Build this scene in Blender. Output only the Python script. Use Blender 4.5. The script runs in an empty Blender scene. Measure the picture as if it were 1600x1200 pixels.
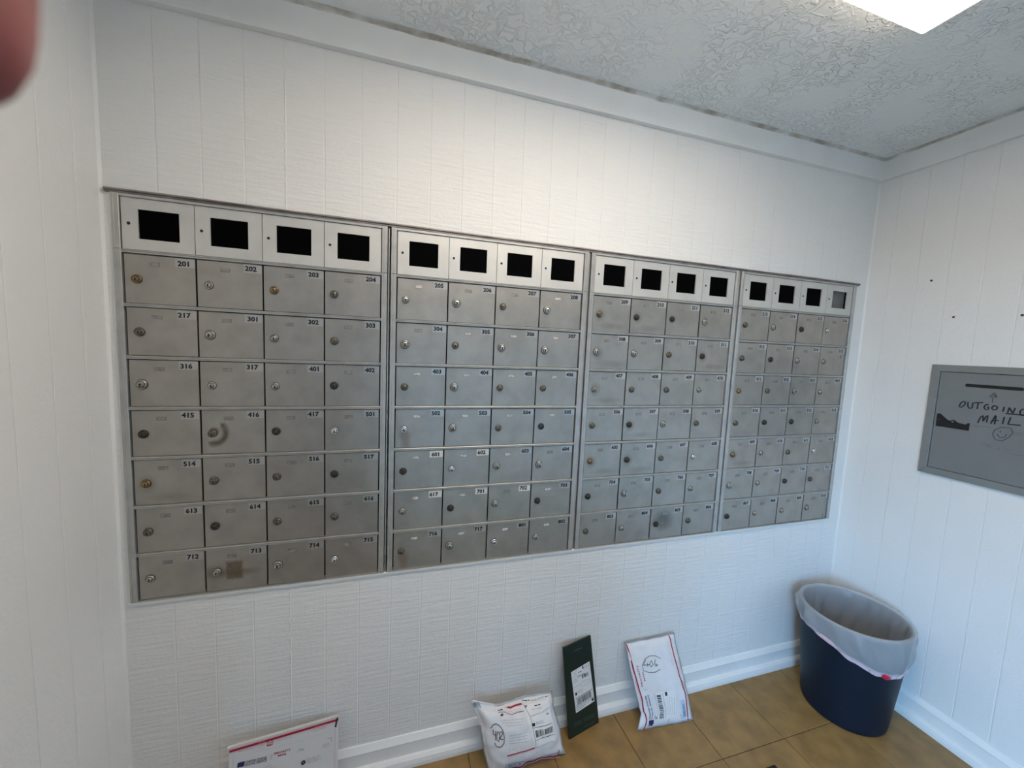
import bpy, bmesh, math, random
from mathutils import Vector, Matrix, noise as mnoise
random.seed(7)
sc = bpy.context.scene
col = sc.collection

# ------------------------------------------------------------------ camera
CAM = Vector((0.689, -1.317, 1.505))
FPX = 608.07
YAW, PITCH, ROLL = 0.298366, -0.092256, 0.042870
FWD = Vector((math.sin(YAW)*math.cos(PITCH), math.cos(YAW)*math.cos(PITCH), math.sin(PITCH)))
r0 = Vector((math.cos(YAW), -math.sin(YAW), 0)); u0 = r0.cross(FWD)
RGT = r0*math.cos(ROLL) + u0*math.sin(ROLL)
UPV = -r0*math.sin(ROLL) + u0*math.cos(ROLL)
cd = bpy.data.cameras.new('camera'); cam = bpy.data.objects.new('camera', cd); col.objects.link(cam)
mw = Matrix((RGT, UPV, -FWD)).transposed().to_4x4(); mw.translation = CAM
cam.matrix_world = mw
cd.sensor_fit = 'HORIZONTAL'; cd.sensor_width = 36; cd.lens = 36*FPX/1600
cd.clip_start = 0.003; cd.clip_end = 60
cd.dof.use_dof = True; cd.dof.focus_distance = 1.7; cd.dof.aperture_fstop = 10.0
sc.camera = cam

# ------------------------------------------------------------------ world, exposure
sc.view_settings.view_transform = 'Standard'; sc.view_settings.look = 'None'
sc.view_settings.gamma = 1; sc.view_settings.use_curve_mapping = False
sc.view_settings.exposure = 0.0
w = bpy.data.worlds.new('sky'); sc.world = w; w.use_nodes = True
nt = w.node_tree; nt.nodes.clear()
out = nt.nodes.new('ShaderNodeOutputWorld'); bg = nt.nodes.new('ShaderNodeBackground')
tc = nt.nodes.new('ShaderNodeTexCoord'); sx = nt.nodes.new('ShaderNodeSeparateXYZ'); rp = nt.nodes.new('ShaderNodeValToRGB')
nt.links.new(tc.outputs['Generated'], sx.inputs[0]); nt.links.new(sx.outputs['Z'], rp.inputs[0])
nt.links.new(rp.outputs[0], bg.inputs[0]); nt.links.new(bg.outputs[0], out.inputs[0])
e = rp.color_ramp.elements
e[0].position = 0.0; e[0].color = (.05, .047, .043, 1)      # ground
e[1].position = 0.02; e[1].color = (.33, .63, .97, 1)     # pale sky at the horizon
k = e.new(0.45); k.color = (.20, .52, 1.0, 1)
bg.inputs[1].default_value = 28.0
LAMP = 10.9

# doorway in the left wall, behind the photographer: portal only guides the sky light
DOOR_Y0, DOOR_Y1, DOOR_H = -3.25, -2.25, 2.05
la = bpy.data.lights.new('doorway_daylight', 'AREA'); la.shape = 'RECTANGLE'
la.size = DOOR_H; la.size_y = DOOR_Y1-DOOR_Y0
la.cycles.is_portal = True
lo = bpy.data.objects.new('doorway_daylight', la); col.objects.link(lo)
lo.location = (-.06, (DOOR_Y0+DOOR_Y1)/2, DOOR_H/2); lo.rotation_euler = (0, -math.pi/2, 0)

# ------------------------------------------------------------------ pixels to places
def ray(q): return RGT*((q[0]-800)/FPX) + UPV*((600-q[1])/FPX) + FWD
def project(P):
    v = Vector(P)-CAM; c = v.dot(FWD)
    return (800+FPX*v.dot(RGT)/c, 600-FPX*v.dot(UPV)/c)
def onX(q, X): d = ray(q); return CAM + d*((X-CAM.x)/d.x)

# ------------------------------------------------------------------ materials
MATS = {}
def mat(name, base, rough=.5, metal=0., var=0., vscale=8., bump=None, spec=.5, base2=None, stains=(), bumpd=.002, world=True, coat=0., alpha=1., trans=0.):
    """bump: list of (scale vector, noise scale, detail, strength); stains: (cx,cz,rx,rz,colour,amount,noise) in object space"""
    m = bpy.data.materials.new(name); m.use_nodes = True; t = m.node_tree; b = t.nodes['Principled BSDF']
    N, L = t.nodes.new, t.links.new
    b.inputs['Roughness'].default_value = rough; b.inputs['Metallic'].default_value = metal
    b.inputs['Specular IOR Level'].default_value = spec; b.inputs['Coat Weight'].default_value = coat
    b.inputs['Base Color'].default_value = (*base, 1)
    b.inputs['Alpha'].default_value = alpha; b.inputs['Transmission Weight'].default_value = trans
    pos = None
    if var or bump or stains:
        if world: pos = N('ShaderNodeNewGeometry').outputs['Position']
        else:
            pos0 = N('ShaderNodeTexCoord').outputs['Object']
            oi = N('ShaderNodeObjectInfo'); sh = N('ShaderNodeVectorMath'); sh.operation = 'MULTIPLY_ADD'
            cb = N('ShaderNodeCombineXYZ')
            for i in range(3): L(oi.outputs['Random'], cb.inputs[i])
            L(cb.outputs[0], sh.inputs[0]); sh.inputs[1].default_value = (37, 11, 53); L(pos0, sh.inputs[2]); pos = sh.outputs[0]
    colr = None
    if var:
        n = N('ShaderNodeTexNoise'); n.inputs['Scale'].default_value = vscale; n.inputs['Detail'].default_value = 6
        L(pos, n.inputs['Vector'])
        mx = N('ShaderNodeMix'); mx.data_type = 'RGBA'
        b2 = base2 or tuple(c*(1-var) for c in base)
        mx.inputs['A'].default_value = (*base, 1); mx.inputs['B'].default_value = (*b2, 1)
        mr = N('ShaderNodeMapRange'); mr.inputs[1].default_value = .35; mr.inputs[2].default_value = .68
        L(n.outputs[0], mr.inputs[0]); L(mr.outputs[0], mx.inputs['Factor']); colr = mx.outputs['Result']
    if stains:
        op = N('ShaderNodeTexCoord').outputs['Object']; sp = N('ShaderNodeSeparateXYZ'); L(op, sp.inputs[0])
        for (cx, cz, rx, rz, sc_, am, ns, kind) in stains:
            def mth(op_, a, bb):
                q = N('ShaderNodeMath'); q.operation = op_
                for i, v in enumerate((a, bb)):
                    if isinstance(v, (int, float)): q.inputs[i].default_value = v
                    else: L(v, q.inputs[i])
                return q.outputs[0]
            dx = mth('DIVIDE', mth('SUBTRACT', sp.outputs['X'], cx), rx); dz = mth('DIVIDE', mth('SUBTRACT', sp.outputs['Z'], cz), rz)
            nn = N('ShaderNodeTexNoise'); nn.inputs['Scale'].default_value = ns; nn.inputs['Detail'].default_value = 5; L(op, nn.inputs['Vector'])
            if kind == 'rect': d = mth('MAXIMUM', mth('ABSOLUTE', dx, 0), mth('ABSOLUTE', dz, 0)); soft = .3
            elif kind == 'arc':
                rr = mth('SQRT', mth('ADD', mth('MULTIPLY', dx, dx), mth('MULTIPLY', dz, dz)), 0)
                d = mth('ADD', mth('MULTIPLY', mth('ABSOLUTE', mth('SUBTRACT', rr, .75), 0), 3.2), mth('MULTIPLY', mth('MAXIMUM', mth('SUBTRACT', .25, mth('SUBTRACT', dx, mth('MULTIPLY', dz, .6))), 0), 2.5)); soft = .8
            else: d = mth('SQRT', mth('ADD', mth('MULTIPLY', dx, dx), mth('MULTIPLY', dz, dz)), 0); soft = .7
            d = mth('ADD', d, mth('MULTIPLY', mth('SUBTRACT', nn.outputs[0], .5), .5))
            f = N('ShaderNodeMapRange'); f.inputs[1].default_value = 1; f.inputs[2].default_value = 1-soft; f.inputs[3].default_value = 0; f.inputs[4].default_value = am
            L(d, f.inputs[0])
            fac = mth('MULTIPLY', f.outputs[0], mth('ADD', mth('MULTIPLY', nn.outputs[0], 1.2), .4))
            mx = N('ShaderNodeMix'); mx.data_type = 'RGBA'; mx.clamp_factor = True
            if colr: L(colr, mx.inputs['A'])
            else: mx.inputs['A'].default_value = (*base, 1)
            mx.inputs['B'].default_value = (*sc_, 1); L(fac, mx.inputs['Factor']); colr = mx.outputs['Result']
    if colr: L(colr, b.inputs['Base Color'])
    if bump:
        acc = None
        for (sv, s, det, st) in bump:
            vm = N('ShaderNodeVectorMath'); vm.operation = 'MULTIPLY'; vm.inputs[1].default_value = sv; L(pos, vm.inputs[0])
            n = N('ShaderNodeTexNoise'); n.inputs['Scale'].default_value = s; n.inputs['Detail'].default_value = det; L(vm.outputs[0], n.inputs['Vector'])
            q = N('ShaderNodeMath'); q.operation = 'MULTIPLY'; q.inputs[1].default_value = st; L(n.outputs[0], q.inputs[0])
            if acc:
                a = N('ShaderNodeMath'); a.operation = 'ADD'; L(acc, a.inputs[0]); L(q.outputs[0], a.inputs[1]); acc = a.outputs[0]
            else: acc = q.outputs[0]
        bp = N('ShaderNodeBump'); bp.inputs['Strength'].default_value = 1; bp.inputs['Distance'].default_value = bumpd
        L(acc, bp.inputs['Height']); L(bp.outputs[0], b.inputs['Normal'])
    MATS[name] = m
    return m

WALL = (.80, .80, .785)
mat('wall_paint', WALL, .50, var=.04, vscale=2.5, bump=[((.8, 1.2, 9), 11, 4, .8), ((1, 1, 1), 110, 3, .2), ((1, 1, 1), 12, 3, .5)], bumpd=.0034)
mat('side_wall_paint', WALL, .50, var=.04, vscale=2.5, bump=[((1, 1, 1), 110, 3, .5), ((1, 1, 1), 14, 3, .7)], bumpd=.003)
mat('trim_paint', (.82, .825, .81), .4, var=.06, vscale=6, bump=[((1, 1, 1), 40, 3, .5)], bumpd=.002)
mat('stained_trim_paint', (.76, .765, .75), .4, var=.5, vscale=26, base2=(.45, .41, .36))
mat('aluminium_frame', (.50, .495, .475), .36, metal=.55, var=.15, vscale=30)
mat('dark_strip', (.20, .18, .175), .45, metal=.4, var=.5, vscale=14, base2=(.34, .31, .30))
DOORC = (.44, .415, .375)
DB = [((1, 1, 1), 160, 3, .35), ((1, 1, 30), 6, 2, .15)]
mat('door_metal', DOORC, .42, metal=.85, var=.16, vscale=16, world=False, bump=DB, bumpd=.0006)
RUST = (.13, .075, .03)
def stained(name, st): mat(name, DOORC, .42, metal=.85, var=.16, vscale=16, world=False, bump=DB, bumpd=.0006, stains=st)
stained('door_metal_smear', [(.030, .062, .038, .042, (.12, .095, .06), .85, 60, 'arc'), (.03, .068, .016, .014, (.10, .08, .05), .8, 80, 'dot')])
stained('door_metal_residue', [(.072, .060, .025, .033, (.15, .10, .05), .7, 110, 'rect'), (.022, .058, .035, .026, (.17, .13, .06), .6, 60, 'dot'), (.08, .052, .075, .016, (.17, .14, .09), .5, 40, 'dot')])
stained('door_metal_smudge', [(.06, .075, .060, .055, (.12, .12, .115), .75, 26, 'dot')])
stained('door_metal_drip', [(.030, .040, .026, .026, (.22, .14, .09), .5, 50, 'dot'), (.034, .014, .020, .03, (.22, .15, .1), .4, 50, 'dot')])
stained('door_metal_grime', [(.030, .060, .026, .030, (.20, .17, .12), .5, 60, 'dot'), (.09, .02, .07, .016, (.24, .21, .17), .35, 40, 'dot')])
mat('access_panel_metal', (.64, .635, .61), .45, metal=.4, var=.10, vscale=12, world=False, bump=DB, bumpd=.0005)
mat('black_glass', (.001, .001, .0013), .6, spec=.02)
mat('grey_plate', (.13, .135, .125), .5, var=.2, vscale=30)
mat('black', (.006, .006, .006), .6)
mat('gap_dark', (.008, .008, .008), .9, spec=.1)
mat('number_black', (.008, .008, .008), .5)
mat('sticker_clear', (.50, .495, .475), .36, metal=.75)
mat('sticker_white', (.68, .68, .66), .4)
mat('sticker_pale', (.50, .50, .49), .4, metal=.3)
mat('name_card', (.36, .355, .335), .5, metal=.4, var=.4, vscale=90, base2=(.22, .215, .205))
mat('card_edge', (.17, .168, .16), .5, metal=.4)
mat('name_card_white', (.66, .65, .63), .5, var=.5, vscale=110, base2=(.36, .35, .33))
mat('lock_brass', (.42, .29, .15), .35, metal=.85, var=.4, vscale=160, base2=(.20, .14, .09))
mat('lock_bronze', (.25, .23, .19), .4, metal=.7, var=.4, vscale=160, base2=(.12, .10, .08))
mat('lock_silver', (.55, .54, .51), .3, metal=.85, var=.4, vscale=150, base2=(.28, .26, .22))
mat('lock_dark', (.06, .058, .052), .4, metal=.5)
mat('lock_chrome', (.75, .75, .74), .12, metal=1)
mat('tile', (.330, .200, .068), .42, var=.5, vscale=14, base2=(.215, .130, .045), bump=[((1, 1, 1), 30, 4, .5)], bumpd=.001)
mat('grout', (.05, .035, .018), .8)
mat('navy_plastic', (.003, .010, .022), .5, spec=.3, bump=[((1, 1, 1), 300, 2, .3)], bumpd=.0004)
mat('floor_mat', (.012, .011, .011), .85, bump=[((1, 1, 1), 300, 2, 1)], bumpd=.003)
mat('mailer_green', (.003, .017, .012), .42)
mat('mailer_white', (.74, .74, .76), .38, var=.04, vscale=30)
mat('box_white', (.66, .67, .68), .5)
mat('label_white', (.78, .78, .78), .5)
mat('label_grey', (.62, .62, .63), .5)
mat('print_red', (.38, .008, .035), .5)
mat('print_pink', (.75, .42, .45), .5)
mat('print_navy', (.015, .025, .12), .5)
mat('print_blue', (.10, .17, .33), .5)
mat('print_paleblue', (.45, .58, .72), .5)
mat('print_black', (.015, .015, .018), .5)
mat('print_grey', (.30, .30, .31), .5)
mat('print_faint', (.50, .49, .50), .5)
mat('print_greengrey', (.07, .13, .11), .5)
mat('marker_black', (.012, .012, .018), .5)
mat('marker_faded', (.08, .085, .09), .5)
mat('marker_ghost', (.17, .175, .185), .5)
mat('mail_panel_metal', (.225, .235, .24), .38, metal=.2, var=.08, vscale=10)
mat('mail_frame_metal', (.27, .28, .28), .4, metal=.3, var=.1, vscale=20)
mat('skin', (.24, .055, .05), .5)  # darkness of the backlit finger is put into this colour
mat('nail_dark', (.03, .028, .026), .5)
mat('caulk', (.78, .78, .76), .5)
mat('added_leaf_paint', (.20, .175, .15), .6)  # kept dark so the added door leaf bounces little blue daylight
mat('drawstring_red', (.55, .01, .05), .4)
mat('tape_dark', (.03, .025, .03), .35)

def ceiling_material():
    m = bpy.data.materials.new('stucco_ceiling'); m.use_nodes = True; t = m.node_tree; b = t.nodes['Principled BSDF']; N, L = t.nodes.new, t.links.new
    b.inputs['Base Color'].default_value = (.80, .83, .84, 1); b.inputs['Roughness'].default_value = .30
    g = N('ShaderNodeNewGeometry')
    def noise(s, det, dist=0):
        n = N('ShaderNodeTexNoise'); n.inputs['Scale'].default_value = s; n.inputs['Detail'].default_value = det; n.inputs['Distortion'].default_value = dist
        L(g.outputs['Position'], n.inputs['Vector']); return n.outputs[0]
    n1 = noise(34, 1.5, .9)
    a = N('ShaderNodeMath'); a.operation = 'SUBTRACT'; L(n1, a.inputs[0]); a.inputs[1].default_value = .5
    ab = N('ShaderNodeMath'); ab.operation = 'ABSOLUTE'; L(a.outputs[0], ab.inputs[0])
    r = N('ShaderNodeMapRange'); r.inputs[1].default_value = .0; r.inputs[2].default_value = .09; r.inputs[3].default_value = 1; r.inputs[4].default_value = 0; r.interpolation_type = 'SMOOTHSTEP'
    L(ab.outputs[0], r.inputs[0])
    msk = N('ShaderNodeMapRange'); msk.inputs[1].default_value = .36; msk.inputs[2].default_value = .58; L(noise(5, 3), msk.inputs[0])
    mm = N('ShaderNodeMath'); mm.operation = 'MULTIPLY'; L(r.outputs[0], mm.inputs[0]); L(msk.outputs[0], mm.inputs[1])
    ad = N('ShaderNodeMath'); ad.operation = 'MULTIPLY_ADD'; L(noise(70, 3), ad.inputs[0]); ad.inputs[1].default_value = .25; L(mm.outputs[0], ad.inputs[2])
    bp = N('ShaderNodeBump'); bp.inputs['Distance'].default_value = .0040; bp.inputs['Strength'].default_value = .8; L(ad.outputs[0], bp.inputs['Height']); L(bp.outputs[0], b.inputs['Normal'])
    MATS['stucco_ceiling'] = m
ceiling_material()

def bag_material():
    m = bpy.data.materials.new('bag_film'); m.use_nodes = True; t = m.node_tree; N, L = t.nodes.new, t.links.new
    b = t.nodes['Principled BSDF']; o = t.nodes['Material Output']
    b.inputs['Base Color'].default_value = (.72, .75, .78, 1); b.inputs['Roughness'].default_value = .22
    tr = N('ShaderNodeBsdfTranslucent'); tr.inputs[0].default_value = (.7, .73, .76, 1)
    tp = N('ShaderNodeBsdfTransparent'); m1 = N('ShaderNodeMixShader'); m2 = N('ShaderNodeMixShader')
    m1.inputs[0].default_value = .35; L(b.outputs[0], m1.inputs[1]); L(tr.outputs[0], m1.inputs[2])
    m2.inputs[0].default_value = .42; L(m1.outputs[0], m2.inputs[1]); L(tp.outputs[0], m2.inputs[2]); L(m2.outputs[0], o.inputs[0])
    MATS['bag_film'] = m
    m = bpy.data.materials.new('bag_hem'); m.use_nodes = True; b = m.node_tree.nodes['Principled BSDF']
    b.inputs['Base Color'].default_value = (.68, .50, .55, 1); b.inputs['Roughness'].default_value = .3; MATS['bag_hem'] = m
bag_material()

# fixture lens: brighter over the tubes in its middle, dimmer along its rim
FX0, FX1, FY0, FY1, FZ = .480, 2.004, -1.173, -.563, 2.373
def lens_material():
    m = bpy.data.materials.new('lens_glow'); m.use_nodes = True; t = m.node_tree; N, L = t.nodes.new, t.links.new
    b = t.nodes['Principled BSDF']; b.inputs['Base Color'].default_value = (.8, .8, .8, 1); b.inputs['Roughness'].default_value = .3
    g = N('ShaderNodeNewGeometry'); s = N('ShaderNodeSeparateXYZ'); L(g.outputs['Position'], s.inputs[0])
    def mth(op, a, bb):
        q = N('ShaderNodeMath'); q.operation = op
        for i, v in enumerate((a, bb)):
            if isinstance(v, (int, float)): q.inputs[i].default_value = v
            else: L(v, q.inputs[i])
        return q.outputs[0]
    cx, cy = (FX0+FX1)/2, (FY0+FY1)/2
    ex = mth('SUBTRACT', (FX1-FX0)/2, mth('ABSOLUTE', mth('SUBTRACT', s.outputs['X'], cx), 0))
    ey = mth('SUBTRACT', (FY1-FY0)/2, mth('ABSOLUTE', mth('SUBTRACT', s.outputs['Y'], cy), 0))
    r = N('ShaderNodeMapRange'); r.inputs[1].default_value = .02; r.inputs[2].default_value = .20; r.inputs[3].default_value = .34; r.inputs[4].default_value = 1; r.interpolation_type = 'SMOOTHSTEP'
    L(ey, r.inputs[0])
    r2 = N('ShaderNodeMapRange'); r2.inputs[1].default_value = .02; r2.inputs[2].default_value = .42; r2.inputs[3].default_value = .34; r2.inputs[4].default_value = 1; r2.interpolation_type = 'SMOOTHSTEP'
    L(ex, r2.inputs[0])
    L(mth('MULTIPLY', mth('MULTIPLY', r.outputs[0], r2.outputs[0]), LAMP), b.inputs['Emission Strength']); b.inputs['Emission Color'].default_value = (1, .86, .71, 1)
    wv = N('ShaderNodeTexWave'); wv.inputs['Scale'].default_value = 60; L(g.outputs['Position'], wv.inputs['Vector'])
    bp = N('ShaderNodeBump'); bp.inputs['Distance'].default_value = .001; L(wv.outputs[0], bp.inputs['Height']); L(bp.outputs[0], b.inputs['Normal'])
    MATS['lens_glow'] = m
    m = bpy.data.materials.new('lens_side_glow'); m.use_nodes = True; b = m.node_tree.nodes['Principled BSDF']
    b.inputs['Base Color'].default_value = (.8, .8, .8, 1); b.inputs['Emission Strength'].default_value = LAMP*.33; b.inputs['Emission Color'].default_value = (1, .86, .71, 1)
    MATS['lens_side_glow'] = m
lens_material()

# ------------------------------------------------------------------ mesh helpers
def tag(o, label=None, cat=None, group=None, kind=None):
    if label: o['label'] = label
    if cat: o['category'] = cat
    if group: o['group'] = group
    if kind: o['kind'] = kind
    return o
def link(name, me, parent=None, loc=None):
    o = bpy.data.objects.new(name, me); col.objects.link(o)
    if parent: o.parent = parent
    if loc is not None: o.location = loc
    return o
def empty(name, loc):
    o = bpy.data.objects.new(name, None); col.objects.link(o); o.location = loc; o.empty_display_size = .05
    return o
def mesh(name, verts, faces, mats=(), fm=None, smooth=False):
    me = bpy.data.meshes.new(name); me.from_pydata([tuple(v) for v in verts], [], faces); me.update()
    for m in ([mats] if isinstance(mats, str) else mats): me.materials.append(MATS[m])
    if fm: me.polygons.foreach_set('material_index', fm)
    if smooth: me.polygons.foreach_set('use_smooth', [True]*len(me.polygons))
    return me
class MB:
    def __init__(s): s.v = []; s.f = []; s.m = []
    def poly(s, pts, mi=0):
        b = len(s.v); s.v += [tuple(p) for p in pts]; s.f.append(tuple(range(b, b+len(pts)))); s.m.append(mi)
    def box(s, x0, x1, y0, y1, z0, z1, mi=0):
        b = len(s.v)
        s.v += [(x, y, z) for x in (x0, x1) for y in (y0, y1) for z in (z0, z1)]
        for q in ((0, 1, 3, 2), (4, 6, 7, 5), (0, 4, 5, 1), (2, 3, 7, 6), (0, 2, 6, 4), (1, 5, 7, 3)):
            s.f.append(tuple(b+i for i in q)); s.m.append(mi)
    def prism(s, prof, fn, a, bb, mi=0):
        """prof: closed 2D profile; fn(p, t) -> 3D"""
        n = len(prof); b = len(s.v)
        s.v += [fn(p, a) for p in prof] + [fn(p, bb) for p in prof]
        for i in range(n): s.f.append((b+i, b+(i+1) % n, b+n+(i+1) % n, b+n+i)); s.m.append(mi)
        s.f.append(tuple(b+i for i in reversed(range(n)))); s.m.append(mi)
        s.f.append(tuple(b+n+i for i in range(n))); s.m.append(mi)
    def lathe(s, prof, n=24, axis='Y', c=(0, 0, 0), mi=0, sx=1., sy=1.):
        b = len(s.v)
        for (r, h) in prof:
            for i in range(n):
                a = 2*math.pi*i/n; p, q = r*math.cos(a), r*math.sin(a)
                s.v.append((c[0]+p, c[1]+h, c[2]+q) if axis == 'Y' else (c[0]+p*sx, c[1]+q*sy, c[2]+h))
        for j in range(len(prof)-1):
            for i in range(n):
                s.f.append((b+j*n+i, b+j*n+(i+1) % n, b+(j+1)*n+(i+1) % n, b+(j+1)*n+i)); s.m.append(mi)
    def me(s, name, mats, smooth=False, fix=True):
        me = mesh(name, s.v, s.f, mats, s.m, smooth)
        if fix:
            bm = bmesh.new(); bm.from_mesh(me); bmesh.ops.recalc_face_normals(bm, faces=bm.faces); bm.to_mesh(me); bm.free()
        return me
def bevel_mesh(me, w, seg=2):
    bm = bmesh.new(); bm.from_mesh(me)
    bmesh.ops.bevel(bm, geom=bm.edges[:], offset=w, segments=seg, affect='EDGES', profile=.6); bm.to_mesh(me); bm.free()
    return me
def boxmesh(name, x0, x1, y0, y1, z0, z1, m, bev=0):
    b = MB(); b.box(x0, x1, y0, y1, z0, z1); me = b.me(name, m)
    return bevel_mesh(me, bev) if bev else me

_text = {}
def text2d(s, bold=0.):
    """flat text as 2D verts and faces, cap height 1, starting at x = 0; returns verts, faces, width"""
    key = (s, bold)
    if key not in _text:
        cu = bpy.data.curves.new('t', 'FONT'); cu.body = s; cu.resolution_u = 2; cu.offset = bold; cu.fill_mode = 'FRONT'
        o = bpy.data.objects.new('t', cu); me = bpy.data.meshes.new_from_object(o)
        bpy.data.objects.remove(o); bpy.data.curves.remove(cu)
        V = [(v.co.x, v.co.y) for v in me.vertices]; F = [tuple(p.vertices) for p in me.polygons]; bpy.data.meshes.remove(me)
        x0 = min(v[0] for v in V); x1 = max(v[0] for v in V); y1 = max(v[1] for v in V); yb = min(v[1] for v in V) if not any(c in s for c in 'gjpqy') else 0
        h = y1-yb
        _text[key] = ([((x-x0)/h, (y-yb)/h) for x, y in V], F, (x1-x0)/h)
    return _text[key]

class Print:
    """flat print in a 2D frame (metres), laid on a surface by a mapping function; one object per ink"""
    def __init__(s): s.b = {}
    def get(s, ink): return s.b.setdefault(ink, MB())
    def quad(s, ink, a, b, c, d, n=1, m=1):
        B = s.get(ink); base = len(B.v); a, b, c, d = map(Vector, (a, b, c, d))
        for j in range(m+1):
            for i in range(n+1): B.v.append(tuple(a.lerp(b, i/n).lerp(d.lerp(c, i/n), j/m)))
        for j in range(m):
            for i in range(n):
                q = base+j*(n+1)+i; B.f.append((q, q+1, q+n+2, q+n+1)); B.m.append(0)
    def line(s, ink, pts, wd, sub=.006):
        P = [Vector(p) for p in pts]; Q = [P[0]]
        for a, b in zip(P, P[1:]):
            n = max(1, int((b-a).length/sub)); Q += [a.lerp(b, (i+1)/n) for i in range(n)]
        if ink == 'print_red' and wd >= .003: ink = 'print_red:stripe:%d' % len(s.b)
        B = s.get(ink); base = len(B.v)
        for i, q in enumerate(Q):
            t = (Q[min(i+1, len(Q)-1)]-Q[max(i-1, 0)]); t = t.normalized() if t.length > 1e-9 else Vector((1, 0)); nn = Vector((-t.y, t.x))*wd/2
            B.v += [tuple(q-nn), tuple(q+nn)]
        for i in range(len(Q)-1): B.f.append((base+2*i, base+2*i+2, base+2*i+3, base+2*i+1)); B.m.append(0)
    def text(s, ink, p0, p1, string, h=None, bold=0.):
        V, F, wd = text2d(string, bold); p0, p1 = Vector(p0), Vector(p1); d = p1-p0; L = d.length; t = d/L; nn = Vector((-t.y, t.x))
        h = h or L/wd; B = s.get('%s:lettering:%s' % (ink, string)); base = len(B.v)
        B.v += [tuple(p0+t*(x/wd*L)+nn*(y*h)) for x, y in V]
        for f in F: B.f.append(tuple(base+i for i in f)); B.m.append(0)
    def dashes(s, ink, p0, p1, wd, rnd, lo=.004, hi=.014, gap=.0025):
        p0, p1 = Vector(p0), Vector(p1); L = (p1-p0).length; x = 0
        while x < L:
            l = min(rnd.uniform(lo, hi), L-x)
            if l > .001: s.line(ink, [p0.lerp(p1, x/L), p0.lerp(p1, (x+l)/L)], wd)
            x += l+gap
    def bars(s, ink, a, b, c, d, rnd, n=26):
        """a-b bottom, d-c top; bars run bottom to top"""
        a, b, c, d = map(Vector, (a, b, c, d)); x = 0
        ws = [rnd.uniform(.5, 1.8) for _ in range(2*n)]; tot = sum(ws)
        for i, q in enumerate(ws):
            if i % 2 == 0: s.quad(ink, a.lerp(b, x/tot), a.lerp(b, (x+q)/tot), d.lerp(c, (x+q)/tot), d.lerp(c, x/tot), 1, 3)
            x += q
    def build(s, parent, mapping, names, z0=.0007, dz=.0004):
        bpy.context.view_layer.update()
        for i, (ink, B) in enumerate(s.b.items()):
            ink, *own = ink.split(':'); nm, lv = names.get(ink, ('print', 0))
            V = [mapping(v[0], v[1], z0+dz*lv) for v in B.v]
            pi = parent.matrix_world.inverted() if parent else Matrix()
            me = mesh(ink, [pi @ Vector(v) for v in V], B.f, ink)
            o = link(own[0] if own else nm, me, parent)
            if not own and nm in ('fine_print', 'print', 'barcode', 'handwriting', 'logo', 'stripe'): o['kind'] = 'stuff'

# ------------------------------------------------------------------ room
LX, RX, BY = -.042, 2.837, -3.5         # left wall, right wall, wall behind the photographer
CZ = 2.428
OX0, OX1, OZ0, OZ1 = -.0200, 2.7610, .7300, 1.8660   # opening for the mailboxes

def struct(o): o['kind'] = 'structure'; return o
# floor
fl = struct(link('floor', boxmesh('floor', LX-.1, RX+.1, BY-.1, .16, -.08, -.0025, 'grout')))
fl['label'] = 'tan square tile floor with dark joints'; fl['category'] = 'floor'
TP = .3073
xs = [.9745+TP*k for k in range(-4, 8)]; ys = [-.295-TP*k for k in range(-1, 11)]
tile_cache = {}
for i in range(len(xs)-1):
    for j in range(len(ys)-1):
        x0, x1 = max(xs[i], LX)+.0012, min(xs[i+1], RX)-.0012; y1, y0 = min(ys[j], 0)-.0012, max(ys[j+1], BY)+.0012
        if x1-x0 < .01 or y1-y0 < .01: continue
        key = (round(x1-x0, 4), round(y1-y0, 4))
        if key not in tile_cache:
            hx, hy = (x1-x0)/2, (y1-y0)/2; b = .0012
            V = [(sx_*(hx-q), sy_*(hy-q), z) for z, q in ((-.0025, 0), (-.0008, 0), (0, b)) for sx_, sy_ in ((-1, -1), (1, -1), (1, 1), (-1, 1))]
            F = [(8, 9, 10, 11)] + [(4*l+k_, 4*l+(k_+1) % 4, 4*l+4+(k_+1) % 4, 4*l+4+k_) for l in (0, 1) for k_ in range(4)]
            tile_cache[key] = mesh('tile', V, F, 'tile')
        link('tile', tile_cache[key], fl, ((x0+x1)/2, (y0+y1)/2, random.uniform(-.0003, .0003)))

ce = struct(link('ceiling', boxmesh('ceiling', LX-.1, RX+.1, BY-.1, .16, CZ, CZ+.08, 'stucco_ceiling')))
ce['label'] = 'white stucco ceiling with swirled ridges'; ce['category'] = 'ceiling'

def slab(name, boxes, m, label):
    b = MB()
    for q in boxes: b.box(*q)
    o = struct(link(name, b.me(name, m))); o['label'] = label; o['category'] = 'wall'
    return o
WT = .11
wb = slab('wall_back', [(LX, RX, .0013, WT, 0, OZ0), (LX, RX, .0013, WT, OZ1, CZ), (LX, OX0, .0013, WT, OZ0, OZ1), (OX1, RX, .0013, WT, OZ0, OZ1), (LX, RX, WT, WT+.05, 0, CZ)], 'wall_paint', 'white plank wall holding the metal mailboxes')
wr = slab('wall_right', [(RX+.0013, RX+.1, BY, .11, 0, CZ)], 'side_wall_paint', 'white plank wall beside the trash can')
wl = slab('wall_left', [(LX-.1, LX-.0013, DOOR_Y1, .11, 0, CZ), (LX-.1, LX-.0013, BY, DOOR_Y0, 0, CZ), (LX-.1, LX-.0013, DOOR_Y0, DOOR_Y1, DOOR_H, CZ)], 'side_wall_paint', 'white plank wall at the left edge')
wf = slab('wall_front', [(LX-.1, RX+.1, BY-.1, BY, 0, CZ)], 'side_wall_paint', 'plain white wall behind the photographer')

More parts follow.
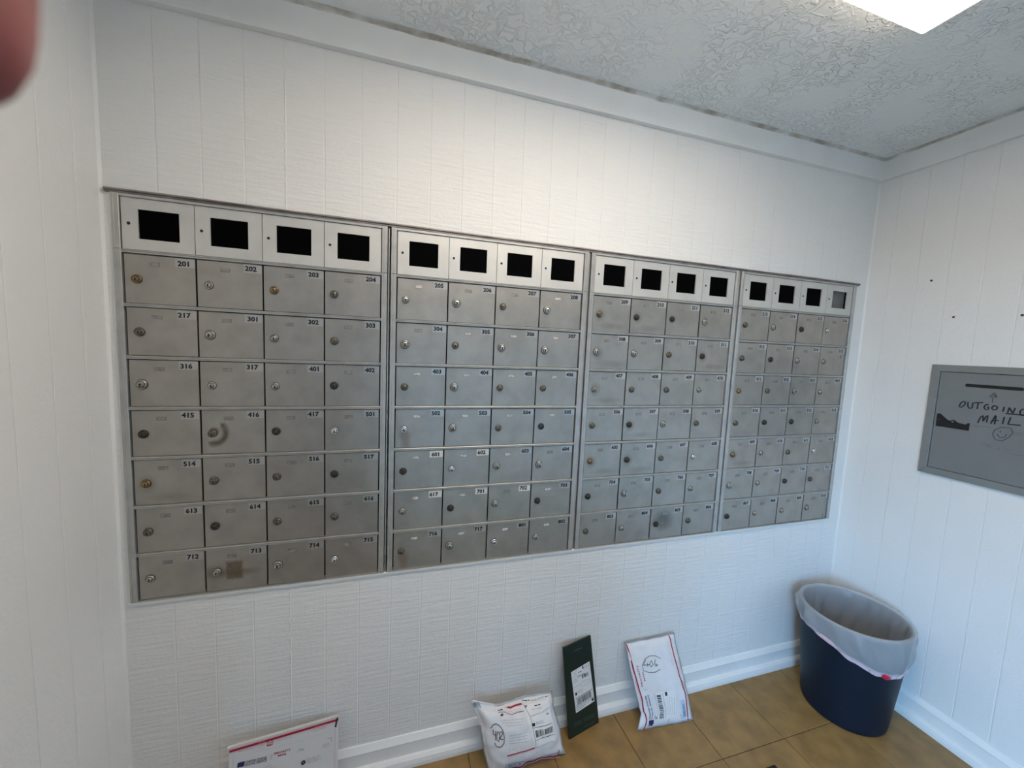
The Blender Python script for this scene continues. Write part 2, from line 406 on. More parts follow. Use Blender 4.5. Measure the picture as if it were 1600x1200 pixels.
GR, CH = .0003, .0026     # half width of a groove, chamfer
plank_cache = {}
def plank(parent, side, a0, a1, z0, z1, m):
    """vertical board of a wall; a = position along the wall"""
    key = (side, round(a1-a0, 4), z0, z1)
    if key not in plank_cache:
        L = a1-a0
        prof = [(GR, .004), (GR, .0007), (GR+CH, 0), (L-GR-CH, 0), (L-GR, .0007), (L-GR, .004)]
        fn = {'back': lambda p, t: (p[0], p[1], t), 'right': lambda p, t: (p[1], -p[0], t), 'left': lambda p, t: (-p[1], -p[0], t)}[side]
        b = MB(); b.prism(prof, fn, z0, z1); plank_cache[key] = b.me('plank', m)
    link('plank', plank_cache[key], parent, {'back': (a0, 0, 0), 'right': (RX, -a0, 0), 'left': (LX, -a0, 0)}[side])
G0, GP = .0800, .1019
gx = [LX]+[G0+GP*k for k in range(0, 28) if G0+GP*k < RX-.03]+[RX]
for a, b in zip(gx, gx[1:]):
    plank(wb, 'back', a, b, .0, OZ0-.004, 'wall_paint')
    plank(wb, 'back', a, b, OZ1+.002, CZ, 'wall_paint')
plank(wb, 'back', LX, OX0, OZ0-.004, OZ1+.002, 'wall_paint')
plank(wb, 'back', OX1, RX, OZ0-.004, OZ1+.002, 'wall_paint')
gy = [0]+[.083+.1*k for k in range(34)]+[-BY]
for a, b in zip(gy, gy[1:]):
    plank(wr, 'right', a, b, 0, CZ, 'side_wall_paint')
    if -b >= DOOR_Y1-.0 or -a <= DOOR_Y0: plank(wl, 'left', a, b, 0, CZ, 'side_wall_paint')
    elif -a > DOOR_Y1: plank(wl, 'left', a, -DOOR_Y1, 0, CZ, 'side_wall_paint')
for cx_, sg in ((LX, 1), (RX, -1)):
    b = MB(); b.prism([(-.002*sg, .002), (.0065*sg, .0005), (.0035*sg, -.0018), (.0016*sg, -.0036), (-.0006*sg, -.0065)], lambda p, t: (cx_+p[0], p[1], t), 0, CZ)
    link('corner_bead', b.me('corner_bead', 'caulk'), wb)
# caulked joint of two wall sheets and the rounded corner beads beside the opening
for z0, z1 in ((OZ1+.010, 2.335), (.19, OZ0-.006)):
    b = MB(); x = G0+3*GP
    prof = [(-.0030, .001), (-.0022, -.0012), (0, -.0020), (.0022, -.0012), (.0030, .001)]
    n = 30
    for i in range(n): b.prism([(p[0]*(.8+.3*math.sin(i*2.1)), p[1]) for p in prof], lambda p, t: (x+p[0], p[1], t), z0+(z1-z0)*i/n, z0+(z1-z0)*(i+1)/n)
    link('caulk_bead', b.me('caulk_bead', 'caulk'), wb)
b = MB(); rnd = random.Random(3)
for i in range(24):
    z0 = OZ0+.0+(OZ1-OZ0)*i/24; z1 = OZ0+(OZ1-OZ0)*(i+1)/24; q = rnd.uniform(-.001, .0012)
    b.prism([(OX0-.006, .001), (OX0-.004, -.0035), (OX0+.002+q, -.0060), (OX0+.004+q, -.002), (OX0+.003, .004)], lambda p, t: (p[0], p[1], t), z0, z1)
link('plaster_edge', b.me('plaster_edge', 'caulk'), wb)
b = MB()
for i in range(24):
    z0 = OZ0+.0+(OZ1-OZ0)*i/24; z1 = OZ0+(OZ1-OZ0)*(i+1)/24; q = rnd.uniform(-.001, .0012)
    b.prism([(OX1+.006, .001), (OX1+.004, -.0025), (OX1-.002+q, -.0040), (OX1-.003+q, -.002), (OX1-.003, .004)], lambda p, t: (p[0], p[1], t), z0, z1)
link('plaster_edge', b.me('plaster_edge', 'caulk'), wb)

# unseen door leaf, added and angled to keep daylight off the back wall
Dr = empty('daylight_screen_door', (LX+.03, DOOR_Y1-.02, 0)); Dr['kind'] = 'structure'; Dr['label'] = 'unseen dark door leaf added behind the photographer to block daylight from the back wall'; Dr['category'] = 'door'
Dr.rotation_euler = (0, 0, math.atan2(.69, .72))
link('leaf', boxmesh('leaf', 0, .93, -.02, .02, .01, 2.02, 'added_leaf_paint', .003), Dr)
b = MB(); b.lathe([(.0001, 0), (.026, 0), (.026, -.006), (.012, -.010), (.012, -.04), (.026, -.05), (.027, -.065), (.018, -.075), (.0001, -.076)], 20, 'Y'); link('knob', b.me('knob', 'lock_silver', True), Dr, (.87, -.02, 1.0))

# crown boards
def run(name, prof, axis, a, b, m, label, parent=None, kindcat='trim'):
    B = MB()
    fn = {'x': lambda p, t: (t, p[0], p[1]), 'r': lambda p, t: (RX+p[0], t, p[1]), 'l': lambda p, t: (LX-p[0], t, p[1])}[axis]
    B.prism(prof, fn, a, b)
    o = struct(link(name, B.me(name, m))); o['label'] = label; o['category'] = kindcat
    return o
crown = [(0, 2.338), (-.021, 2.338), (-.022, 2.341), (-.022, CZ), (0, CZ)]
run('trim_1', crown, 'x', LX, RX, 'trim_paint', 'white flat crown board above the mailbox wall')
run('trim_2', crown, 'r', BY, -.022, 'trim_paint', 'white flat crown board along the right wall')
run('trim_3', crown, 'l', BY, -.022, 'trim_paint', 'white flat crown board along the left wall')
# cracked plaster filling between ceiling and crown boards
def crack(name, axis, a, b, label):
    B = MB(); n = int(abs(b-a)/.018); rr = random.Random(len(name)+n)
    pts = []
    for i in range(n+1):
        t = a+(b-a)*i/n; wv = mnoise.noise(Vector((t*9, 3.1, 0)))
        pts.append((t, .024+.004*wv+rr.uniform(0, .002), .007+.003*mnoise.noise(Vector((t*14, 9, 1)))))
    fn = {'x': lambda t, d, z: (t, -d, z), 'r': lambda t, d, z: (RX-d, t, z)}[axis]
    for (t0, d0, h0), (t1, d1, h1) in zip(pts, pts[1:]):
        q = [[fn(t, .022, CZ-h), fn(t, d, CZ-h*.5), fn(t, d+.012, CZ-.0004)] for t, d, h in ((t0, d0, h0), (t1, d1, h1))]
        B.poly([q[0][0], q[1][0], q[1][1], q[0][1]]); B.poly([q[0][1], q[1][1], q[1][2], q[0][2]])
    o = struct(link(name, B.me(name, 'plaster_crack', fix=False))); o['label'] = label; o['category'] = 'trim'
m = mat('plaster_crack', (.70, .70, .68), .6, var=.9, vscale=17, base2=(.36, .33, .28), bump=[((1, 1, 1), 60, 4, 1)], bumpd=.006)
crack('trim_4', 'x', LX, RX-.02, 'stained cracked plaster joint where back wall meets ceiling')
crack('trim_5', 'r', -1.6, -.02, 'stained cracked plaster joint where right wall meets ceiling')
# baseboards with shoe moulding
bb = [(0, .108), (-.004, .107), (-.015, .086), (-.013, .082), (-.013, .038), (-.020, .036), (-.027, .028), (-.030, .014), (-.030, 0), (0, 0)]
run('baseboard_back', bb, 'x', LX, RX, 'trim_paint', 'white baseboard under the mailboxes', kindcat='baseboard')
run('baseboard_right', bb, 'r', BY, -.030, 'trim_paint', 'white baseboard along the right wall', kindcat='baseboard')
b = run('baseboard_left', bb, 'l', DOOR_Y1, -.030, 'trim_paint', 'white baseboard along the left wall', kindcat='baseboard')
# dark metal strip over the units, painted sill under them
B = MB()
prof = [(0, 1.8760), (-.006, 1.8755), (-.013, 1.8720), (-.013, 1.8695), (-.008, 1.8685), (-.009, 1.8645), (-.006, 1.8630), (.004, 1.8630), (.004, 1.8760)]
n = 70
for i in range(n):
    a_, b_ = -.030+2.803*i/n, -.030+2.803*(i+1)/n
    B.prism(prof, lambda p, t: (t, p[0], p[1]+.0006*math.sin(t*11)), a_, b_)
o = struct(link('trim_6', B.me('trim_6', 'dark_strip'))); o['label'] = 'dark metal strip along the top of the mailboxes'; o['category'] = 'trim'
B = MB(); rnd = random.Random(11)
n = 90; prev = rnd.uniform(0, .003)
for i in range(n):
    a_, b_ = OX0-.004+(OX1-OX0+.008)*i/n, OX0-.004+(OX1-OX0+.008)*(i+1)/n; q = rnd.uniform(0, .0025)
    B.prism([(.003, .7335), (-.004, .7330), (-.0068, .7300), (-.0055, .7235-q), (.003, .7225-q)], lambda p, t: (t, p[0], p[1]), a_, b_)
o = struct(link('trim_7', B.me('trim_7', 'caulk'))); o['label'] = 'rough white painted sill along the bottom of the mailboxes'; o['category'] = 'trim'

# ------------------------------------------------------------------ mailbox units
SP, WIN = .697, .649
CW = WIN/4
ROW0, ROWP, RAILH = 1.7130, .14091, .0095
NUM = [[[201, 202, 203, 204], [217, 301, 302, 303], [316, 317, 401, 402], [415, 416, 417, 501], [514, 515, 516, 517], [613, 614, 615, 616], [712, 713, 714, 715]],
       [[205, 206, 207, 208], [304, 305, 306, 307], [403, 404, 405, 406], [502, 503, 504, 505], [601, 602, 603, 604], [617, 701, 702, 703], [716, 717, 801, 802]],
       [[209, 210, 211, 212], [308, 309, 310, 311], [407, 408, 409, 410], [506, 507, 508, 509], [605, 606, 607, 608], [704, 705, 706, 707], [803, 804, 805, 806]],
       [[213, 214, 215, 216], [312, 313, 314, 315], [411, 412, 413, 414], [510, 511, 512, 513], [609, 610, 611, 612], [708, 709, 710, 711], [807, 808, 809, 810]]]
# b brass, s silver, S large silver, g bronze, d dark, k chrome
LOCKS = ['bsbg gSsg Sssd dgdk bggd gdgg ssSk', 'sSgS SgSS gSgg kSgd dkSS sdSd gSks', 'gddS SSgd sggs gdSg bdgk dSgs gsdg', 'gSdk gdSs bgSs gdds bsgk Ssdg dssS']
LM = dict(b='lock_brass', s='lock_silver', S='lock_silver', g='lock_bronze', d='lock_dark', k='lock_chrome')
STAIN = {416: 'door_metal_smear', 713: 'door_metal_residue', 805: 'door_metal_smudge', 502: 'door_metal_drip', 716: 'door_metal_drip', 210: 'door_metal_grime', 308: 'door_metal_grime',
         407: 'door_metal_grime', 507: 'door_metal_grime', 606: 'door_metal_grime', 609: 'door_metal_grime', 514: 'door_metal_grime', 209: 'door_metal_grime', 311: 'door_metal_grime', 605: 'door_metal_grime'}
STLAB = {416: 'door with a brown rubbed arc beside its lock', 713: 'door with a square brown glue residue', 805: 'door with a dark grey smudge'}
DW, DH, DT = CW-.0038, .1290, .0045
# y positions: negative is towards the room
YF, YD, YP = -.0075, -.0022, -.0030
def lock_mesh(R):
    b = MB(); r = R
    b.lathe([(r*1.10, .001), (r*1.10, -.0003), (r*.98, -.0004)], 24, 'Y', mi=2)  # shadow around the foot of the lock, put in as a dark ring
    b.lathe([(r, .001), (r, -.0040), (r*.95, -.0056), (r*.84, -.0064), (r*.76, -.0060)], 24, 'Y', mi=0)
    b.lathe([(r*.76, -.0060), (r*.73, -.0042), (r*.64, -.0042)], 24, 'Y', mi=2)  # recess between collar and plug, its shade put into the dark colour
    b.lathe([(r*.64, -.0042), (r*.63, -.0078), (r*.57, -.0086), (0.0001, -.0086)], 24, 'Y', mi=0)
    kw = r*.11
    b.box(-kw, kw, -.0090, -.0080, -r*.46, r*.02, 1)
    b.lathe([(r*.17, -.0080), (r*.17, -.0090), (.00005, -.0090)], 10, 'Y', (0, 0, r*.05), 1)
    me = b.me('lock', ['lock_silver', 'black', 'lock_dark'])
    for p in me.polygons: p.use_smooth = p.material_index == 0
    return me
lock_small, lock_big = lock_mesh(.0112), lock_mesh(.0136)
def set_mat(o, i, m): o.material_slots[i].link = 'OBJECT'; o.material_slots[i].material = MATS[m]
def door_mesh():
    me = boxmesh('door', 0, DW, 0, DT, 0, DH, 'door_metal', .0008); return me
door_me = door_mesh()
b = MB(); b.box(0, .0235, -.0004, .001, 0, .0105, 1); b.box(.0008, .0227, -.0007, .001, .0008, .0097, 0)
card_me = b.me('name_card', ['name_card', 'card_edge'])
stick_me = boxmesh('number_sticker', 0, .044, -.0004, .001, 0, .0235, 'sticker_clear')
def rail_mesh():
    h = RAILH
    prof = [(.006, 0), (-.001, 0), (YF+.0006, .0006), (YF, .0018), (YF, .0036), (YF+.0022, .0044), (YF+.0022, .0054), (YF, .0062), (YF, .0080), (YF+.0006, h-.0006), (-.001, h), (.006, h)]
    b = MB(); b.prism(prof, lambda p, t: (t, p[0], p[1]), -.0010, WIN+.0010); return b.me('rail', 'aluminium_frame')
rail_me = rail_mesh()
def stile_mesh(z0, z1):
    prof = [(0, .05), (0, YF+.0008), (.0008, YF), (.0056, YF), (.0063, YF+.0008), (.0070, YF), (.0162, YF), (.0170, YF+.0008), (.0170, .05)]
    b = MB(); b.prism(prof, lambda p, t: (p[0], p[1], t), z0, z1); return b.me('stile', 'aluminium_frame')
ZB, ZT = .7335, 1.8635
st_lo, st_hi = stile_mesh(0, 1.7215-ZB), stile_mesh(1.7227-ZB, ZT-ZB)
def panel_mesh():
    """front access panel with a rectangular window cut through"""
    PW, PH, T = CW-.0016, .1325, .0040
    wx0, wx1, wz0, wz1 = .0355, .1265, .0285, .1050
    b = MB(); X = [0, wx0, wx1, PW]; Z = [0, wz0, wz1, PH]
    for i in range(3):
        for j in range(3):
            if i == 1 and j == 1: continue
            b.poly([(X[i], 0, Z[j]), (X[i+1], 0, Z[j]), (X[i+1], 0, Z[j+1]), (X[i], 0, Z[j+1])])
    for (p, q) in (((0, 0), (PW, 0)), ((PW, 0), (PW, PH)), ((PW, PH), (0, PH)), ((0, PH), (0, 0)), ((wx0, wz0), (wx1, wz0)), ((wx1, wz0), (wx1, wz1)), ((wx1, wz1), (wx0, wz1)), ((wx0, wz1), (wx0, wz0))):
        b.poly([(p[0], 0, p[1]), (q[0], 0, q[1]), (q[0], T, q[1]), (p[0], T, p[1])])
    me = b.me('access_panel', 'access_panel_metal', fix=False)
    bm = bmesh.new(); bm.from_mesh(me); bmesh.ops.remove_doubles(bm, verts=bm.verts, dist=1e-6); bmesh.ops.recalc_face_normals(bm, faces=bm.faces)
    if sum(f.normal.y for f in bm.faces if abs(f.normal.y) > .9) > 0: bmesh.ops.reverse_faces(bm, faces=bm.faces)
    bm.to_mesh(me); bm.free()
    return me, PW, PH, (wx0, wx1, wz0, wz1)
panel_me, PW, PH, WINR = panel_mesh()
win_me = boxmesh('window_pane', WINR[0]-.002, WINR[1]+.002, .0042, .0058, WINR[2]-.002, WINR[3]+.002, 'black_glass')
win_deep = boxmesh('window_plate', WINR[0]-.002, WINR[1]+.002, .012, .0135, WINR[2]-.002, WINR[3]+.002, 'grey_plate')
b = MB(); b.lathe([(.0040, .001), (.0040, -.0004), (.0033, -.0006), (.00005, -.0006)], 14, 'Y'); key_me = b.me('keyhole', 'black')
num_me = {}
def number_mesh(n, h=.0148):
    V, F, wd = text2d(str(n), .045)
    W = wd*h*1.06
    return mesh('number', [(x*h*1.06-W, 0, y*h) for x, y in V], F, 'number_black'), W
ULAB = ['grey metal mailbox unit with doors 201 to 715, nearest the left wall', 'grey metal mailbox unit with doors 205 to 802 and white stickers on 601 and 617',
        'grey metal mailbox unit with doors 209 to 806, behind the green mailer and left of the last unit', 'grey metal mailbox unit with doors 213 to 810, nearest the right wall']
ULAB[2] = 'grey metal mailbox unit with doors 209 to 806, third from the left wall'
WHITE = {601: 1, 602: 1, 617: 1, 701: 1, 702: 1}
for ui in range(4):
    U = empty('mailbox_unit', (ui*SP, 0, ZB)); tag(U, ULAB[ui], 'mailboxes', 'mailbox units set in the wall')
    b = MB(); b.box(-.018, WIN+.018, .050, .105, 0, ZT-ZB); b.box(-.016, WIN+.016, .018, .05, .001, ZT-ZB-.001)
    link('case', b.me('case', 'gap_dark'), U)  # shade in the door gaps is put into the near-black case colour
    for x in (-.0185, WIN+.0015):
        link('stile', st_lo, U, (x, 0, 0)); link('stile', st_hi, U, (x, 0, 0))
    if ui < 3: link('divider_strip', boxmesh('divider_strip', WIN+.0215, WIN+.0245, -.0030, .06, .0, ZT-ZB-.004, 'aluminium_frame'), U)
    for k_ in range(7):
        link('rail', rail_me, U, (0, 0, ROW0-k_*ROWP-ZB))
    b = MB(); b.prism([(.006, 0), (YF, 0), (YF, .0066), (.006, .0066)], lambda p, t: (t, p[0], p[1]), -.001, WIN+.001); link('rail', b.me('top_rail', 'aluminium_frame'), U, (0, 0, 1.8567-ZB))
    b = MB(); b.prism([(.006, 0), (YF, 0), (YF, .0026), (.006, .0026)], lambda p, t: (t, p[0], p[1]), -.001, WIN+.001); link('rail', b.me('bottom_rail', 'aluminium_frame'), U, (0, 0, .0))
    rnd = random.Random(50+ui)
    for c in range(4):
        P = link('access_panel', panel_me, U, (c*CW+.0008, YP, 1.7235-ZB))
        if ui == 3 and c == 3: link('window_plate', win_deep, P)
        else: link('window_pane', win_me, P)
        link('keyhole', key_me, P, (.0150, 0, .0665))
    for r_ in range(7):
        for c in range(4):
            n = NUM[ui][r_][c]
            zt = ROW0-r_*ROWP
            D = link('door', door_me, U, (c*CW+.0019, YD+rnd.uniform(-.0005, .0004), zt-.0014-DH-ZB+rnd.uniform(-.0004, .0003)))
            D.rotation_euler = (rnd.uniform(-.003, .003), 0, rnd.uniform(-.004, .006))
            if n == 211: D.rotation_euler[2] = .016; D.location.y -= .001
            if n in STAIN: set_mat(D, 0, STAIN[n])
            if n in STLAB: D['label'] = STLAB[n]
            kd = LOCKS[ui].split()[r_][c]
            big = kd == 'S' or kd == 'k'
            Lk = link('lock', lock_big if kd == 'S' else lock_small, D, (.0262+rnd.uniform(-.001, .001), 0, .0620+rnd.uniform(-.002, .002)))
            set_mat(Lk, 0, LM[kd]); Lk.rotation_euler = (0, rnd.uniform(-.25, .25), 0)
            link('name_card', card_me, D, (.055+rnd.uniform(-.0015, .0015), 0, .1000+rnd.uniform(-.0012, .0012)))
            cardm = 'name_card_white' if (ui == 1 and rnd.random() < .75) else 'name_card'
            set_mat(D.children[-1], 0, cardm)
            sk = link('number_sticker', stick_me, D, (DW-.0455, 0, DH-.0250))
            set_mat(sk, 0, 'sticker_white' if n in WHITE or (ui == 1 and n in (502, 503, 504) and False) else 'sticker_clear' if ui < 2 else 'sticker_pale')
            nm, W = number_mesh(n); o = link('number', nm, D, (DW-.0135, -.0008, DH-.0215+rnd.uniform(-.0006, .0006))); o.rotation_euler = (0, rnd.uniform(-.03, .03), 0)
            if n == 315:
                V, F, wd = text2d('B', .012); link('letter', mesh('letter', [(x*.010, 0, y*.010) for x, y in V], F, 'number_black'), D, (DW-.030, -.0006, .082))
            if n == 810:
                V, F, wd = text2d('2', .012); link('ink_mark', mesh('ink_mark', [(x*.012, 0, y*.016) for x, y in V], F, 'number_black'), D, (DW-.024, -.0006, .004))

# ------------------------------------------------------------------ outgoing mail panel on the right wall
PX = RX-.012                                    # front face of the frame
PY0, PY1, PZ0, PZ1 = -.634, -.279, 1.060, 1.512  # outer
FW = .027
T = empty('outgoing_mail_panel', (RX, (PY0+PY1)/2, PZ0)); tag(T, 'grey metal outgoing mail panel with black slot and marker writing on the right wall', 'mail panel')
bpy.context.view_layer.update()
def side(name, a, b, c, d):
    """mitred frame side from outer a-b to inner c-d (y, z)"""
    loc = T.location
    V = []
    for x in (PX, RX): V += [(x-loc.x, y-loc.y, z-loc.z) for y, z in (a, b, c, d)]
    me = mesh(name, V, [(0, 1, 2, 3), (4, 7, 6, 5), (0, 4, 5, 1), (1, 5, 6, 2), (2, 6, 7, 3), (3, 7, 4, 0)], 'mail_frame_metal')
    bm = bmesh.new(); bm.from_mesh(me); bmesh.ops.recalc_face_normals(bm, faces=bm.faces); bmesh.ops.bevel(bm, geom=bm.edges[:], offset=.0012, segments=1, affect='EDGES'); bm.to_mesh(me); bm.free()
    link('frame_side', me, T)
o_, i_ = [(PY0, PZ0), (PY1, PZ0), (PY1, PZ1), (PY0, PZ1)], [(PY0+FW, PZ0+FW), (PY1-FW, PZ0+FW), (PY1-FW, PZ1-FW), (PY0+FW, PZ1-FW)]
for q in range(4): side('frame_side', o_[q], o_[(q+1) % 4], i_[(q+1) % 4], i_[q])
PDX = PX+.004                                    # face of the inner door
loc = T.location
SL0, SL1, SLZ, SLR = -.5325, -.382, 1.4360, .0062     # slot
g = .0020
def pd_verts():
    # door plate with a stadium slot cut through
    b = MB(); y0, y1, z0, z1 = PY0+FW+g, PY1-FW-g, PZ0+FW+g, PZ1-FW-g
    N_ = 10; loop = []
    for k_ in range(N_+1):
        a = -math.pi/2+math.pi*k_/N_; loop.append((SL1-SLR+SLR*math.cos(a), SLZ+SLR*math.sin(a)))
    for k_ in range(N_+1):
        a = math.pi/2+math.pi*k_/N_; loop.append((SL0+SLR+SLR*math.cos(a), SLZ+SLR*math.sin(a)))
    bm = bmesh.new()
    ov = [bm.verts.new((PDX, y, z)) for y, z in ((y0, z0), (y1, z0), (y1, z1), (y0, z1))]; iv = [bm.verts.new((PDX, y, z)) for y, z in loop]
    es = [bm.edges.new((ov[k_], ov[(k_+1) % 4])) for k_ in range(4)]+[bm.edges.new((iv[k_], iv[(k_+1) % len(iv)])) for k_ in range(len(iv))]
    bmesh.ops.triangle_fill(bm, edges=es, use_beauty=True)
    for f in list(bm.faces):
        c = f.calc_center_median()
        if all(v in iv for v in f.verts): bm.faces.remove(f)
    ex = bmesh.ops.extrude_face_region(bm, geom=bm.faces[:])
    for v in ex['geom']:
        if isinstance(v, bmesh.types.BMVert): v.co.x += .003
    bmesh.ops.recalc_face_normals(bm, faces=bm.faces)
    for v in bm.verts: v.co -= loc
    me = bpy.data.meshes.new('panel_door'); bm.to_mesh(me); bm.free(); me.materials.append(MATS['mail_panel_metal']); return me
PDoor = link('panel_door', pd_verts(), T)
link('slot_back', boxmesh('slot_back', PX+.0075-loc.x, RX-.0005-loc.x, PY0+.02-loc.y, PY1-.02-loc.y, .02, PZ1-PZ0-.02, 'black'), T)
def pw(px):                                     # photo pixel on the panel face -> 2D frame (left to right, up)
    P = onX(px, PDX); return (-P.y, P.z)
def bx(a, b): return pw((1440+a/10, 560+b/10))
pr = Print()
HAND = {  # strokes traced on the panel (tenths of a pixel from 1440, 560)
 'marker_black': [[(660, 668), (610, 700), (590, 750), (620, 765), (665, 735), (690, 690), (660, 668)], [(728, 680), (722, 745), (745, 780), (790, 775), (805, 690)], [(820, 693), (965, 690)], [(888, 695), (868, 790)],
   [(1050, 720), (1000, 725), (975, 765), (1000, 800), (1045, 795), (1050, 760), (1020, 760)], [(1130, 735), (1095, 775), (1120, 805), (1170, 800), (1190, 760), (1130, 735)],
   [(1295, 755), (1270, 835)], [(1345, 850), (1372, 765), (1425, 860), (1465, 775)], [(1615, 795), (1570, 795), (1540, 830), (1540, 872), (1590, 890), (1635, 870), (1635, 842), (1600, 845)], [(1310, 862), (1480, 875), (1600, 893)],
   [(875, 1010), (925, 915), (965, 895), (960, 985), (1010, 905), (1040, 895), (1015, 1000)], [(1080, 1020), (1160, 890), (1165, 900), (1140, 1030)], [(1085, 975), (1205, 970)], [(1295, 915), (1265, 1025)], [(1395, 920), (1350, 1030), (1550, 1045)]],
 'marker_faded': [[(1060, 600), (1185, 610)], [(1075, 590), (1140, 535), (1180, 600)], [(1105, 570), (1170, 590)], [(1115, 620), (1108, 690)], [(1150, 555), (1165, 600)],
   [(1400, 1090), (1250, 1075), (1140, 1120), (1110, 1190), (1150, 1270), (1260, 1290), (1370, 1230), (1430, 1160), (1400, 1090)], [(1180, 1180), (1220, 1240), (1300, 1230), (1330, 1180)], [(1230, 1130), (1235, 1160)]],
 'marker_ghost': [[(820, 1030), (850, 1080), (880, 1040)], [(900, 1070), (1000, 1060), (1080, 1085)], [(1330, 1120), (1450, 1150), (1600, 1180)], [(1420, 1180), (1600, 1210)], [(940, 1330), (1060, 1350)], [(1020, 1390), (1060, 1360), (1090, 1400)], [(1190, 1430), (1220, 1390)], [(1310, 1430), (1380, 1440)], [(1400, 1500), (1600, 1520)]]}
for ink, ss in HAND.items():
    for s_ in ss: pr.line(ink, [bx(*q) for q in s_], .0042 if ink == 'marker_black' else .003, .004)
pr.build(PDoor, lambda x, y, d: Vector((PDX-d, -x, y)), dict(marker_black=('handwriting', 1), marker_faded=('handwriting', 1), marker_ghost=('handwriting', 0)), .0004, .0003)
# black hasp plate
hp = [bx(*q) for q in ((225, 1050), (250, 860), (300, 862), (345, 905), (410, 962), (460, 975), (480, 960), (510, 958), (540, 985), (580, 1010), (700, 1035), (728, 1012), (755, 1015), (735, 1130), (480, 1090))]
bm = bmesh.new(); f = bm.faces.new([bm.verts.new((PDX-.0004-loc.x, -q[0]-loc.y, q[1]-loc.z)) for q in hp])
ex = bmesh.ops.extrude_face_region(bm, geom=[f])
for v in ex['geom']:
    if isinstance(v, bmesh.types.BMVert): v.co.x -= .0025
bmesh.ops.recalc_face_normals(bm, faces=bm.faces); me = bpy.data.meshes.new('hasp'); bm.to_mesh(me); bm.free(); me.materials.append(MATS['black'])
H = link('hasp', me, T)
for q, r_, mm_ in ((bx(280, 957), .0018, 'lock_brass'), (bx(490, 990), .0035, 'lock_bronze')):
    b = MB(); b.lathe([(r_, 0), (r_, -.001), (r_*.6, -.0018), (.00005, -.0018)], 12, 'Y'); me = b.me('rivet', mm_)
    o = link('rivet', me, H, (PDX-.0029-loc.x, -q[0]-loc.y, q[1]-loc.z)); o.rotation_euler = (0, 0, -math.pi/2)
# screws left in the wall
for q, lab in (((1455.5, 438.5), 'small dark screw head high on the right wall, nearest the corner'), ((1490, 495.5), 'small dark screw head in the wall just above the mail panel corner'), ((1597.5, 492.5), 'small dark screw head at the right edge of the photo above the mail panel')):
    P = onX(q, RX); b = MB()
    b.lathe([(.0036, .002), (.0042, -.001), (.0036, -.0028), (.0012, -.0030), (.0010, -.0018), (.00005, -.0018)], 12, 'Y'); o = link('screw', b.me('screw', 'nail_dark'), None, (RX, P.y, P.z)); o.rotation_euler = (0, 0, -math.pi/2)
    tag(o, lab, 'screw', 'screws left in the right wall')

# ------------------------------------------------------------------ ceiling light
T = empty('ceiling_light', ((FX0+FX1)/2, (FY0+FY1)/2, FZ)); tag(T, 'rectangular fluorescent ceiling light with a ribbed white lens', 'light')
hx, hy = (FX1-FX0)/2, (FY1-FY0)/2
link('lens', boxmesh('lens', -hx+.004, hx-.004, -hy+.004, hy-.004, 0, .004, 'lens_glow'), T)
link('housing', boxmesh('housing', -hx+.01, hx-.01, -hy+.01, hy-.01, .012, CZ-FZ, 'caulk'), T)
for (x0, x1, y0, y1) in ((-hx, hx, hy-.004, hy), (-hx, hx, -hy, -hy+.004), (-hx, -hx+.004, -hy+.004, hy-.004), (hx-.004, hx, -hy+.004, hy-.004)):
    end = x1-x0 < .1
    link('end_cap' if end else 'lens_side', boxmesh('lens_side', x0, x1, y0, y1, -.001, CZ-FZ-.004, 'caulk' if end else 'lens_side_glow'), T)
    if end: link('lens_rim', boxmesh('lens_rim', x0-.0008, x1+.0008, y0, y1, -.003, .010, 'lens_side_glow'), T)

# ------------------------------------------------------------------ trash can and its bag
BC = Vector((2.603, -.246, 0)); BH, RT, RB = .440, .187, .147
T = empty('trash_can', BC); tag(T, 'round navy blue plastic trash can in the corner', 'trash can')
b = MB(); th = .004
b.lathe([(.0001, .004), (RB-.012, .004), (RB-.006, .000), (RB, .004), (RB+.002, .016), (RB+(RT-RB)*.5, BH*.5), (RT-.003, BH-.022), (RT-.003, BH-.004), (RT-.006, BH), (RT-.010, BH-.004), (RT-.011, BH-.03), (RB+(RT-RB)*.5-.008, BH*.5), (RB-.008, .018), (.0001, .014)], 64, 'Z')
link('body', b.me('body', 'navy_plastic', True), T)
def rad(z): return RB+(RT-RB)*z/BH
B_ = empty('trash_bag', BC+Vector((0, 0, .02))); tag(B_, 'translucent white trash bag folded over the rim of the navy can', 'trash bag')
n, V, F = 120, [], []
def skirt(a):
    # lower edge of the turned-over bag, by direction around the can (0 = +x)
    d = math.degrees(a) % 360
    pts = [(0, .335), (60, .35), (120, .36), (165, .362), (190, .350), (215, .318), (240, .292), (265, .283), (290, .290), (315, .305), (340, .325), (360, .335)]
    for (d0, z0), (d1, z1) in zip(pts, pts[1:]):
        if d0 <= d <= d1:
            t = (d-d0)/(d1-d0); t = t*t*(3-2*t); return z0+(z1-z0)*t
rings = []
ns = 14
